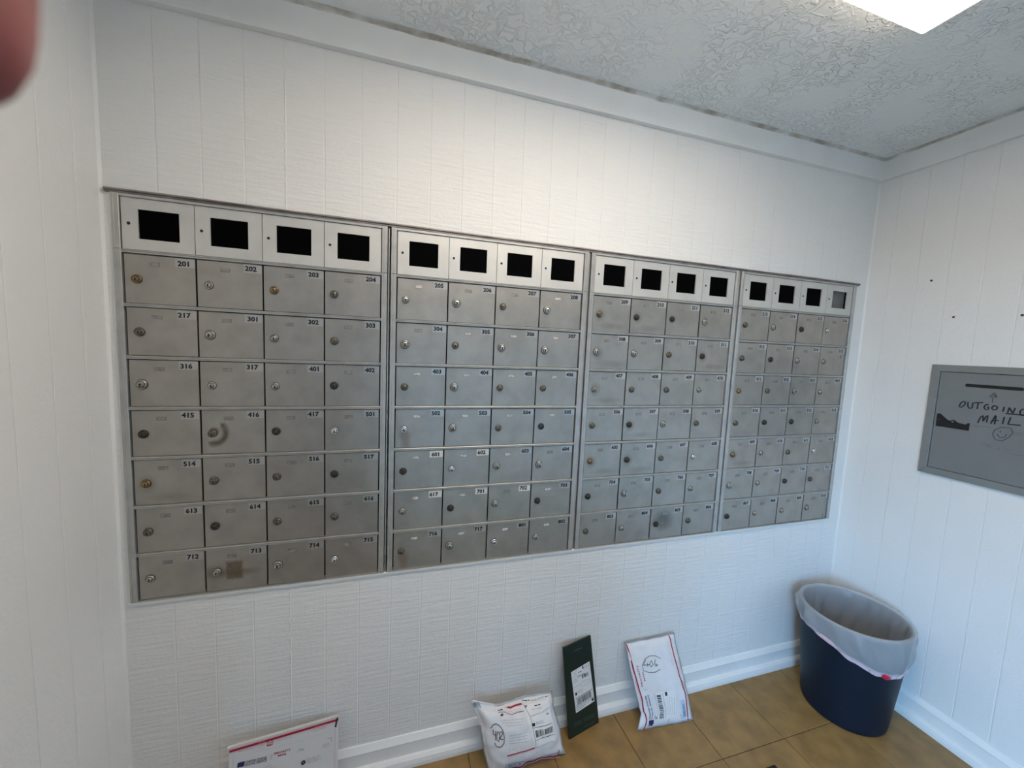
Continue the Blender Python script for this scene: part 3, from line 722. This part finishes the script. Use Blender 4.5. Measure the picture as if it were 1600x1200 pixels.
for i in range(n):
    a = 2*math.pi*i/n; zb = skirt(a); colm = []
    wr_ = lambda z, s_=1.: 0.0065*s_*mnoise.noise(Vector((math.cos(a)*5+z*9, math.sin(a)*5, z*4)))+.0095*s_*abs(mnoise.noise(Vector((a*5.5+z*14, z*6, 3.3))))+.0024*s_*math.sin(a*19+z*34+3*math.sin(a*3))
    for j in range(ns+1):                        # outside, hem up to rim
        t = j/ns; z = zb+(BH+.003-zb)*t
        r = max(rad(z)+.004, rad(z)+.004+.011*math.sin(math.pi*t)*(.6+.8*mnoise.noise(Vector((a*2.3, 1, 2))))+wr_(z, math.sin(math.pi*min(1, t*1.0))*1.0+.15))
        colm.append((r, z))
    colm += [(RT+.002, BH+.0065), (RT-.003, BH+.0085), (RT-.009, BH+.0065), (RT-.015, BH-.003)]
    for j in range(1, 13):                       # inside, rim down to the bottom
        t = j/12; z = BH-.006-(BH-.035)*t
        r = rad(z)-.018-.020*math.sin(math.pi*t)*(.5+.5*mnoise.noise(Vector((math.cos(a)*2.2, math.sin(a)*2.2, z*5))))+wr_(z, 1.3+t)-.010*abs(mnoise.noise(Vector((a*4, z*3, 7))))
        r = min(r, rad(z)-.014)
        if t > .9: r *= .8
        colm.append((r, z))
    colm.append((.0005, .030))
    for r, z in colm: V.append((r*math.cos(a), r*math.sin(a), z-.02))
m_ = len(V)//n
for i in range(n):
    for j in range(m_-1): F.append((i*m_+j, ((i+1) % n)*m_+j, ((i+1) % n)*m_+j+1, i*m_+j+1))
link('film', mesh('film', V, F, 'bag_film', smooth=True), B_)
V, F = [], []
for i in range(n):
    a = 2*math.pi*i/n; zb = skirt(a); hh = .012+.008*max(0, math.sin(a*1+1.2*math.pi))+.003*mnoise.noise(Vector((a*3, 0, 5)))
    for z, dr in ((zb-.001, .0052), (zb+hh*.5, .0075), (zb+hh, .0055)):
        r = rad(z)+dr+.0015*math.sin(a*23); V.append((r*math.cos(a), r*math.sin(a), z-.02))
for i in range(n):
    for j in range(2): F.append((i*3+j, ((i+1) % n)*3+j, ((i+1) % n)*3+j+1, i*3+j+1))
link('hem', mesh('hem', V, F, 'bag_hem', smooth=True), B_)
# red tie showing at the hem, pulled tape on the rim's left
V, F = [], []
a0, a1 = math.radians(243), math.radians(254)
for i in range(13):
    t = i/12; a = a0+(a1-a0)*t; hgt = .0095*math.sqrt(max(.0, 1-(2*t-1)**2))+.002; zc = skirt(a)+.007-.002*t
    for q in (-1, -.4, .4, 1):
        z = zc+q*hgt; r = rad(z)+.0085+.004*(1-q*q)*math.sin(math.pi*t); V.append((r*math.cos(a), r*math.sin(a), z-.02))
for i in range(12):
    for j in range(3): F.append((i*4+j, i*4+4+j, i*4+5+j, i*4+1+j))
link('drawstring', mesh('drawstring', V, F, 'drawstring_red', smooth=True), B_)

# ------------------------------------------------------------------ parcels
class Parcel:
    def __init__(s, name, corners, thick, back, matn, label, cat, lip=.0, pw_=.5, wr=0., seed=0, edge=0., n=44, flat=0., ear=0., waist=0.):
        """corners: bottom left, bottom right, top right, top left (middle plane); thick = bulge to the front"""
        s.c = [Vector(q) for q in corners]; BL, BR, TR, TL = s.c
        s.n = (BR-BL).cross(TL-BL).normalized()
        s.W = ((BR-BL).length+(TR-TL).length)/2; s.H = ((TL-BL).length+(TR-BR).length)/2
        s.thick, s.back, s.lip, s.p, s.wr, s.seed, s.edge, s.flat, s.ear, s.waist = thick, back, lip, pw_, wr, seed, edge, flat, ear, waist
        base = Vector(((BL.x+BR.x)/2, (BL.y+BR.y)/2, 0)); s.o = empty(name, base); tag(s.o, label, cat); bpy.context.view_layer.update()
        V, F = [], []
        for sgn in (1, -1):
            for j in range(n+1):
                for i in range(n+1): V.append(s.P(i/n, j/n, 0, sgn)-base)
        m = (n+1)*(n+1)
        for j in range(n):
            for i in range(n):
                q = j*(n+1)+i; F.append((q, q+1, q+n+2, q+n+1)); F.append((m+q, m+q+n+1, m+q+n+2, m+q+1))
        rim = [i for i in range(n+1)]+[(j*(n+1)+n) for j in range(1, n+1)]+[n*(n+1)+i for i in range(n-1, -1, -1)]+[j*(n+1) for j in range(n-1, 0, -1)]
        for a, b in zip(rim, rim[1:]+rim[:1]): F.append((a, m+a, m+b, b))
        s.body = link('body', mesh(name, V, F, matn, smooth=thick > .01), s.o)
        cp = [project(q) for q in (BL, BR, TR, TL)]
        s.hom = s.homography(cp)
        s.pr = Print(); s.rnd = random.Random(seed+5)
    def P(s, u, v, d=0., sgn=1):
        BL, BR, TR, TL = s.c
        p = BL.lerp(BR, u).lerp(TL.lerp(TR, u), v)
        uu, vv = min(1, max(0, u)), min(1, max(0, v))
        lu, lv = s.lip/s.W, s.lip/s.H
        a = min(1, max(0, (uu-lu)/(1-2*lu))) if lu < .5 else 0; b = min(1, max(0, (vv-lv)/(1-2*lv)))
        bul = (16*a*(1-a)*b*(1-b))**s.p if a*(1-a)*b*(1-b) > 0 else 0
        h = (s.thick*bul if sgn > 0 else s.back*bul)
        if s.wr:
            e = 1-bul*.75
            h += s.wr*e*mnoise.noise(Vector((u*s.W*38, v*s.H*38, s.seed)))+s.wr*.5*mnoise.noise(Vector((u*s.W*14+5, v*s.H*30, s.seed+3)))
        if s.edge:
            q = Vector((0, 0, 0)); ex = (BR-BL).normalized(); ey = (TL-BL).normalized()
            q += ex*s.edge*mnoise.noise(Vector((v*s.H*16, 2.2, s.seed)))*(1 if u > .5 else -1)*abs(2*u-1)**3
            q += ey*s.edge*mnoise.noise(Vector((u*s.W*16, 7.7, s.seed)))*abs(2*v-1)**3
            p = p+q
        ex = (BR-BL).normalized(); ey = (TL-BL).normalized()
        if s.waist: p = p+ex*s.shift(u, v)
        if s.ear:
            w_ = max(0, 1-abs(u-.04)/.17)*max(0, (v-.72)/.28)**1.5; p = p+ey*s.ear*w_-ex*s.ear*.5*w_; h += .45*s.ear*w_*(1 if sgn > 0 else .6)
        return p+s.n*(h+d+s.flat*sgn*.5)
    def shift(s, u, v):
        w_ = (1-v)/.82 if v > .18 else v/.18
        return s.waist*max(0, w_)**1.3*max(0, 1-u)**1.5
    def homography(s, cp):
        # pixel -> (u, v)
        A, B = [], []
        for (x, y), (u, v) in zip(cp, ((0, 0), (1, 0), (1, 1), (0, 1))):
            A += [[x, y, 1, 0, 0, 0, -u*x, -u*y], [0, 0, 0, x, y, 1, -v*x, -v*y]]; B += [u, v]
        n = 8
        for i in range(n):
            p = max(range(i, n), key=lambda r: abs(A[r][i])); A[i], A[p] = A[p], A[i]; B[i], B[p] = B[p], B[i]
            for r in range(n):
                if r != i:
                    f_ = A[r][i]/A[i][i]; A[r] = [a-f_*b for a, b in zip(A[r], A[i])]; B[r] -= f_*B[i]
        return [B[i]/A[i][i] for i in range(n)]+[1]
    def uv(s, x, y):
        h = s.hom; w_ = h[6]*x+h[7]*y+1; u, v = (h[0]*x+h[1]*y+h[2])/w_, (h[3]*x+h[4]*y+h[5])/w_
        q = u
        if s.waist:
            for _ in range(12): q = u-s.shift(q, v)/s.W
        return (q*s.W, v*s.H)
    def done(s, order):
        s.pr.build(s.body, lambda x, y, d: s.P(x/s.W, y/s.H, d), order)
INK = {k_: (nm_, lv_) for k_, nm_, lv_ in (('label_white', 'shipping_label', 1), ('label_grey', 'shipping_label', 1), ('print_paleblue', 'sticker', 0), ('print_red', 'stripe', 0), ('print_pink', 'fine_print', 0), ('print_navy', 'logo', 2), ('print_blue', 'barcode', 2),
       ('print_black', 'print', 3), ('print_grey', 'fine_print', 2), ('print_faint', 'fine_print', 2), ('print_greengrey', 'fine_print', 0), ('marker_black', 'handwriting', 4), ('tape_dark', 'tape', 3))}

# flat white mailing box at the lower left
A_ = Parcel('mailing_box', [(.225, -.090, 0), (.533, -.062, 0), (.531, -.026, .262), (.231, -.054, .262)], 0, 0, 'box_white', 'thin white mailing box with a red top stripe, leaning at the lower left', 'box', flat=.008, seed=1)
z = lambda a, b: A_.uv(340+a*.1875, 1080+b*.1875)
p_ = A_.pr
W_, H_ = A_.W, A_.H
p_.quad('print_red', (0, H_-.0135), (W_, H_-.0135), (W_, H_-.0065), (0, H_-.0065))
p_.line('print_pink', [(0, H_-.004), (W_, H_-.004)], .0012)
p_.line('print_pink', [(0, H_-.0155), (W_, H_-.0155)], .001)
p_.line('print_faint', [(W_-.010, 0), (W_-.010, H_-.03)], .0012); p_.line('print_faint', [(.012, 0), (.012, H_-.016)], .0012)
p_.line('print_faint', [z(200, 520), z(650, 410), z(950, 315)], .0006)
p_.dashes('print_grey', z(180, 490), z(300, 462), .0010, A_.rnd); p_.dashes('print_grey', z(510, 398), z(625, 370), .0010, A_.rnd)
p_.line('print_pink', [z(352, 415), z(392, 405), z(390, 455), z(350, 467), z(352, 415)], .0008)
p_.line('print_pink', [z(365, 440), z(378, 436)], .004)
p_.line('print_red', [z(418, 400), z(462, 387), z(460, 435), z(415, 447), z(418, 400)], .0016)
for q in range(3):
    a = q*2.094+.5; cx, cy = z(440, 410)
    p_.line('print_red', [(cx+.005*math.cos(a), cy+.005*math.sin(a)), (cx+.005*math.cos(a+1.4), cy+.005*math.sin(a+1.4))], .0022)
p_.dashes('print_red', z(418, 440), z(460, 428), .0022, A_.rnd)
for i in range(6): p_.dashes('print_pink', z(808+i*0-3*i, 290+8*i), z(915-2*i, 262+7*i), .0009, A_.rnd)
p_.text('print_navy', z(236, 588), z(410, 548), 'UNITED STATES', .0072, .012); p_.text('print_navy', z(230, 612), z(412, 568), 'POSTAL SERVICE', .0072, .012)
# emblem: slanted plate with a pale wing
p_.quad('print_navy', z(165, 622), z(222, 610), z(232, 568), z(172, 583))
p_.line('label_white', [z(178, 606), z(205, 592), z(226, 582)], .0026)
p_.line('label_white', [z(180, 592), z(208, 588)], .0018)
p_.line('print_grey', [z(445, 555), z(453, 512)], .001)
p_.text('print_red', z(472, 518), z(610, 482), 'PRIORITY', .0068, .014); p_.text('print_red', z(505, 533), z(578, 514), 'MAIL', .0060, .014)
p_.line('print_grey', [z(672, 497), z(675, 468), z(705, 460)], .0012); p_.dashes('print_black', z(685, 478), z(722, 468), .0016, A_.rnd)
p_.line('print_grey', [z(918, 380), z(950, 372), z(948, 405)], .0012)
for i in range(4): p_.dashes('print_faint', z(880-i*2, 430+i*9), z(938-i*4, 415+i*9), .0012, A_.rnd)
cx, cy = z(715, 578); p_.line('print_black', [(cx-.0002, cy), (cx+.0002, cy)], .012)
p_.line('print_black', [(cx+.0045*math.cos(a*.35), cy+.0045*math.sin(a*.35)) for a in range(19)], .0045)
for i in range(3): p_.dashes('print_grey', z(745+i*3, 552+i*14), z(850+i*6, 518+i*14), .0012, A_.rnd)
for i in range(4): p_.dashes('print_pink' if i else 'print_grey', z(290-i*20+60, 637+i*14), z(455+i*50, 597+i*14), .0011, A_.rnd, .01, .03)
for i in range(5): p_.dashes('print_faint', (.03, .10-.014*i), (.2, .10-.014*i), .0012, A_.rnd)
p_.quad('tape_dark', (W_-.011, H_-.030), (W_-.006, H_-.032), (W_-.0005, H_-.0005), (W_-.007, H_-.003))
A_.done(INK)
# glued flap along its top, side folds
base = A_.o.location
fl_ = MB()
for u0, u1 in ((-.020, 1.004),):
    q = [A_.P(u0, .955, .0006), A_.P(u1, .955, .0006), A_.P(u1, 1.004, .0006), A_.P(u0, 1.004, .0006), A_.P(u0, 1.004, -.0088), A_.P(u1, 1.004, -.0088)]
    q = [v-base for v in q]
    fl_.poly([q[3], q[2], q[5], q[4]])
link('top_edge', fl_.me('top_edge', 'box_white', fix=False), A_.o)

# puffed white mailer 402
Bp = Parcel('padded_mailer', [(1.030, -.120, .002), (1.322, -.134, .012), (1.290, -.050, .196), (.992, -.050, .205)], .052, -.004, 'mailer_white', 'puffed white mailer with 402 in a marker circle, left of the green mailer', 'parcel', lip=.012, pw_=.42, wr=.0075, seed=4, edge=.010, ear=.030)
z = lambda a, b: Bp.uv(720+a*.11665, 1060+b*.11665+2)
p_ = Bp.pr
def grid(ink, a, b, c, d, n=14): p_.quad(ink, a, b, c, d, n, n)
grid('label_white', z(945, 790), z(1225, 745), z(1165, 195), z(805, 285))
for seg in ([(480, 335), (560, 322), (650, 325), (800, 292)], [(480, 378), (570, 368), (650, 385), (820, 350)]): p_.line('print_red' if seg[0][1] < 350 else 'print_black', [z(*q) for q in seg], .0030 if seg[0][1] < 350 else .0012)
p_.line('print_red', [z(590, 915), z(760, 855), z(945, 795)], .0034); p_.line('print_pink', [z(600, 928), z(760, 870), z(950, 808)], .0014)
p_.line('print_red', [z(560, 1195), z(850, 1130), z(1160, 1050), z(1310, 1035), z(1300, 900)], .0034)
p_.line('print_pink', [z(580, 1205), z(850, 1145), z(1160, 1062), z(1325, 1045)], .0018)
p_.line('print_red', [z(1120, 215), z(1170, 205)], .0035)
p_.quad('print_navy', z(482, 362), z(512, 358), z(512, 338), z(485, 342)); p_.quad('print_navy', z(508, 418), z(545, 410), z(548, 386), z(512, 393))
p_.dashes('print_navy', z(518, 352), z(545, 348), .0022, Bp.rnd)
for i in range(3): p_.dashes('print_pink', z(560, 362+i*16), z(800, 335+i*16), .0012, Bp.rnd)
for i in range(3): p_.dashes('print_faint', z(500+i*30, 462+i*30), z(800-i*10, 430+i*30), .0016, Bp.rnd)
for i in range(4): p_.dashes('print_faint', z(610+i*2, 640+i*34), z(830+i*8, 595+i*34), .0020, Bp.rnd)
p_.line('print_faint', [z(610, 800), z(612, 835), z(640, 828)], .0014); p_.line('print_faint', [z(665, 800), z(655, 825), z(685, 820), z(668, 797)], .0014); p_.line('print_faint', [z(695, 795), z(712, 785), z(700, 835)], .0014)
p_.text('print_black', z(838, 330), z(868, 322), 'P', .0065, .02)
p_.line('print_black', [z(815, 285), z(850, 340), z(890, 405), z(915, 530), z(945, 690), z(960, 795)], .0010)
p_.dashes('print_black', z(815, 272), z(915, 258), .0022, Bp.rnd); p_.dashes('print_grey', z(935, 262), z(1100, 222), .0010, Bp.rnd); p_.dashes('print_black', z(960, 296), z(1040, 283), .0022, Bp.rnd)
p_.line('print_black', [z(890, 405), z(1090, 360), z(1165, 325)], .0008); p_.dashes('print_grey', z(915, 335), z(1060, 310), .0010, Bp.rnd)
p_.quad('print_grey', z(1125, 408), z(1150, 405), z(1148, 385), z(1122, 388)); p_.quad('print_black', z(915, 520), z(950, 517), z(945, 475), z(908, 480), 2, 2)
for i in range(3): p_.dashes('print_grey', z(960, 470+i*13), z(1060+10*i, 458+i*13), .0010, Bp.rnd)
p_.line('print_black', [z(915, 540), z(1060, 522), z(1190, 515)], .0012); p_.line('print_black', [z(945, 690), z(1080, 668), z(1225, 665)], .0010); p_.line('print_grey', [z(960, 795), z(1110, 752), z(1215, 745)], .0010)
p_.bars('print_black', z(958, 655), z(1070, 632), z(1055, 555), z(945, 572), Bp.rnd, 12); p_.bars('print_black', z(1082, 632), z(1205, 632), z(1200, 548), z(1072, 558), Bp.rnd, 13)
p_.dashes('print_black', z(1040, 672), z(1165, 658), .0012, Bp.rnd)
grid('label_white', z(590, 1165), z(815, 1105), z(812, 990), z(585, 1055), 8)
p_.line('print_blue', [z(590, 1165), z(815, 1105), z(812, 990), z(585, 1055), z(590, 1165)], .0016)
p_.bars('print_blue', z(620, 1125), z(795, 1080), z(790, 1010), z(610, 1062), Bp.rnd, 12)
for i in range(2): p_.dashes('print_grey', z(840, 1055+22*i), z(955, 1030+22*i), .0018, Bp.rnd)
# marker: circled 402
el = [(375, 580), (400, 535), (445, 508), (490, 525), (530, 580), (548, 660), (545, 740), (515, 790), (480, 803), (445, 785), (428, 750)]
for s_, wd in ((el, .0022), ([(405, 590), (410, 650), (440, 655)], .0022), ([(440, 600), (438, 720)], .0024), ([(468, 600), (452, 660), (458, 720), (480, 725), (492, 660), (485, 610), (468, 600)], .0022), ([(495, 605), (518, 590), (525, 620), (490, 695), (535, 690)], .0022), ([(1035, 975), (1040, 1015), (1065, 1015)], .0014)):
    p_.line('marker_black', [z(*q) for q in s_], wd, .004)
# sticker on the folded ear
p_.bars('print_blue', z(232, 420), z(315, 385), z(300, 330), z(222, 375), Bp.rnd, 5)
Bp.done(INK)
# dark green rigid mailer
C_ = Parcel('rigid_mailer', [(1.363, -.079, 0), (1.511, -.045, 0), (1.470, -.006, .357), (1.336, -.035, .352)], 0, 0, 'mailer_green', 'tall dark green rigid mailer leaning on the baseboard', 'parcel', flat=.006, seed=9, n=6)
z = lambda a, b: C_.uv(860+a*.1583, 970+b*.1583)
p_ = C_.pr
p_.quad('label_white', z(245, 890), z(428, 770), z(378, 378), z(195, 487))
p_.line('print_greengrey', [z(230, 288), z(302, 253)], .0016); p_.line('print_grey', [z(230, 288), z(302, 253)], .0008)
p_.quad('print_black', z(306, 452), z(318, 446), z(313, 420), z(303, 425))
p_.line('print_grey', [z(205, 485), z(255, 510), z(222, 540)], .0008); p_.line('print_grey', [z(250, 460), z(225, 515)], .0008)
p_.dashes('print_black', z(265, 490), z(296, 472), .0028, C_.rnd); p_.dashes('print_black', z(322, 440), z(375, 410), .0012, C_.rnd); p_.dashes('print_grey', z(325, 425), z(372, 398), .0012, C_.rnd)
for i in range(2): p_.dashes('print_black', z(258, 522+10*i), z(330, 492+8*i), .0014, C_.rnd)
p_.bars('print_black', z(303, 545), z(370, 510), z(366, 475), z(298, 512), C_.rnd, 9)
for i in range(4): p_.dashes('print_grey', z(222, 560+10*i), z(262, 543+10*i), .0010, C_.rnd)
p_.line('print_grey', [z(228, 632), z(290, 600), z(300, 625), z(345, 605), z(385, 575), z(370, 545), z(310, 570), z(290, 600)], .0010)
for i in range(2): p_.line('print_faint', [z(315+30*i, 590-12*i), z(335+30*i, 565-12*i), z(330+30*i, 595-12*i)], .0010)
p_.quad('print_black', z(238, 714), z(254, 706), z(251, 678), z(235, 686)); p_.quad('label_grey', z(242, 706), z(250, 702), z(248, 688), z(240, 692))
for i in range(3): p_.dashes('print_grey', z(260, 668+11*i), z(310, 645+11*i), .0010, C_.rnd)
p_.line('print_black', [z(240, 745), z(405, 645)], .0016); p_.line('print_black', [z(245, 830), z(428, 720)], .0012)
p_.bars('print_black', z(258, 810), z(400, 722), z(392, 662), z(250, 748), C_.rnd, 18)
p_.quad('print_black', z(400, 770), z(420, 758), z(416, 735), z(397, 747)); p_.quad('label_grey', z(404, 762), z(414, 756), z(412, 745), z(402, 751))
for i in range(3): p_.dashes('print_grey', z(250, 845+11*i), z(360-20*i, 782+20*i), .0014, C_.rnd)
for i in range(4): p_.dashes('print_greengrey', z(228, 995+11*i), z(305, 962+11*i), .0014, C_.rnd)
for i in range(5): p_.dashes('print_greengrey', z(322, 945+8*i), z(425, 900+8*i), .0010, C_.rnd)
for i in range(2): p_.dashes('print_greengrey', z(325, 1030+11*i), z(425, 985+11*i), .0012, C_.rnd)
C_.done(INK)

# flat white mailer 406
D_ = Parcel('padded_mailer', [(1.641, -.120, .002), (1.900, -.141, .004), (1.876, -.014, .300), (1.629, -.014, .300)], .018, -.002, 'mailer_white', 'white mailer with 406 in a marker circle and red side stripes', 'parcel', lip=.010, pw_=.36, wr=.004, seed=14, edge=.004, waist=.028)
z = lambda a, b: D_.uv(860+a*.1583, 970+b*.1583)
p_ = D_.pr
p_.line('print_red', [z(750, 228), z(800, 420), z(850, 610), z(890, 760), z(912, 880), z(932, 960), z(920, 1078)], .0052)
p_.line('print_pink', [z(742, 235), z(792, 430), z(842, 620), z(884, 770)], .0018)
p_.line('print_red', [z(1165, 142), z(1200, 330), z(1250, 510), z(1310, 680), z(1330, 830), z(1358, 980)], .0052)
p_.line('print_pink', [z(1178, 170), z(1212, 340), z(1265, 520), z(1322, 690), z(1345, 860)], .0018)
for i in range(2): p_.dashes('print_pink', z(1132+12*i, 190), z(1182+12*i, 425), .0014, D_.rnd)
el = [(1060, 345), (1010, 318), (950, 318), (905, 350), (878, 410), (890, 455), (940, 472), (1000, 468), (1050, 440)]
for s_, wd in ((el, .0016), ([(915, 355), (888, 405), (945, 400)], .0020), ([(925, 380), (930, 420)], .0020), ([(965, 362), (945, 395), (958, 420), (980, 395), (965, 362)], .0020), ([(1005, 350), (992, 390), (1005, 412), (1025, 400), (1000, 388)], .0020)):
    p_.line('marker_black', [z(*q) for q in s_], wd, .004)
# sideways print: reads bottom to top, turned over
p_.text('print_red', z(893, 612), z(843, 405), 'PRIORITY', .0075, .014); p_.text('print_red', z(912, 555), z(890, 465), 'MAIL', .0068, .014)
p_.line('print_grey', [z(895, 645), z(930, 635)], .001)
p_.text('print_navy', z(963, 945), z(918, 700), 'UNITED STATES', .0070, .012); p_.text('print_navy', z(985, 940), z(940, 690), 'POSTAL SERVICE', .0060, .012)
p_.quad('print_navy', z(955, 1030), z(1005, 1030), z(1000, 955), z(952, 960), 2, 2); p_.line('label_white', [z(962, 1020), z(978, 990), z(990, 965)], .0030)
grid('label_white', z(1010, 950), z(1240, 920), z(1190, 640), z(995, 672))
p_.bars('print_black', z(1048, 940), z(1012, 690), z(1050, 683), z(1092, 930), D_.rnd, 20)
p_.line('print_black', [z(1030, 945), z(995, 680)], .0009); p_.line('print_black', [z(1110, 930), z(1068, 672)], .0009)
p_.quad('print_black', z(1098, 700), z(1120, 697), z(1115, 660), z(1093, 663)); p_.dashes('print_black', z(1012, 945), z(1008, 910), .003, D_.rnd); p_.dashes('print_black', z(1025, 945), z(1020, 912), .003, D_.rnd)
for i in range(5): p_.dashes('print_grey' if i % 2 else 'print_faint', z(1130+22*i, 900), z(1095+24*i+18, 710), .0014, D_.rnd)
grid('print_paleblue', z(1290, 945), z(1335, 935), z(1295, 745), z(1255, 755), 6)
p_.bars('print_blue', z(1300, 935), z(1275, 785), z(1298, 780), z(1325, 925), D_.rnd, 12)
p_.dashes('print_blue', z(1275, 945), z(1265, 890), .0022, D_.rnd)
for i in range(2): p_.dashes('print_red', z(1142+18*i, 995), z(1138+18*i, 950), .0016, D_.rnd)
D_.done(INK)

# ------------------------------------------------------------------ black floor mat at the lower edge
M_ = link('floor_mat', boxmesh('floor_mat', -.40, .40, -.25, .25, 0, .008, 'floor_mat', .002), None, (2.065-.40, -.366-.25, 0))
tag(M_, 'black rubber floor mat whose corner shows at the bottom edge', 'mat')

# ------------------------------------------------------------------ the photographer's fingertip beside the lens
def cam_pt(a, b, c): return CAM+RGT*a+UPV*b+FWD*c
def hand():
    verts, edges, rads = [], [], []
    def add(p, r, par=None):
        verts.append(cam_pt(*p)); rads.append(r)
        if par is not None: edges.append((par, len(verts)-1))
        return len(verts)-1
    wrist = add((-.165, -.075, -.045), .024)
    p1 = add((-.150, -.035, -.040), .026, wrist); p2 = add((-.135, .010, -.032), .027, p1)
    arm = add((-.19, -.17, -.10), .029, wrist); add((-.22, -.26, -.17), .034, arm)
    def chain(par, pts, rr):
        q = par
        for p, r in zip(pts, rr): q = add(p, r, q)
    f = (.0100, .0095, .0090, .0088, .0076)
    chain(p2, [(-.112, .055, -.018), (-.078, .083, .010), (-.056, .070, .027), (-.0490, .046, .0300), (-.0476, .0224, .0300)], f)          # index, over the lens
    chain(p2, [(-.125, .052, -.030), (-.128, .080, -.005), (-.110, .070, .018), (-.098, .052, .022), (-.092, .040, .020)], f)
    chain(p2, [(-.145, .040, -.035), (-.152, .058, -.008), (-.135, .050, .014), (-.120, .036, .020), (-.113, .026, .019)], f)
    chain(p1, [(-.160, .010, -.036), (-.166, .022, -.012), (-.150, .016, .006), (-.136, .006, .012), (-.128, -.002, .012)], [r*.88 for r in f])
    chain(p1, [(-.128, -.040, -.020), (-.105, -.020, -.014), (-.086, .004, -.012), (-.076, .020, -.012)], (.0125, .0115, .0105, .0085))       # thumb
    me = bpy.data.meshes.new('hand'); base = cam_pt(-.165, -.075, -.045)
    me.from_pydata([tuple(v-base) for v in verts], edges, []); me.materials.append(MATS['skin'])
    o = link('hand', me, None, base)
    sk = o.modifiers.new('skin', 'SKIN'); sk.use_smooth_shade = True
    for v, r in zip(me.skin_vertices[0].data, rads): v.radius = (r, r)
    me.skin_vertices[0].data[0].use_root = True
    sb = o.modifiers.new('sub', 'SUBSURF'); sb.levels = 2; sb.render_levels = 2
    tag(o, "reddish blurred fingertip of the photographer's hand at the upper left corner", 'hand')
hand()
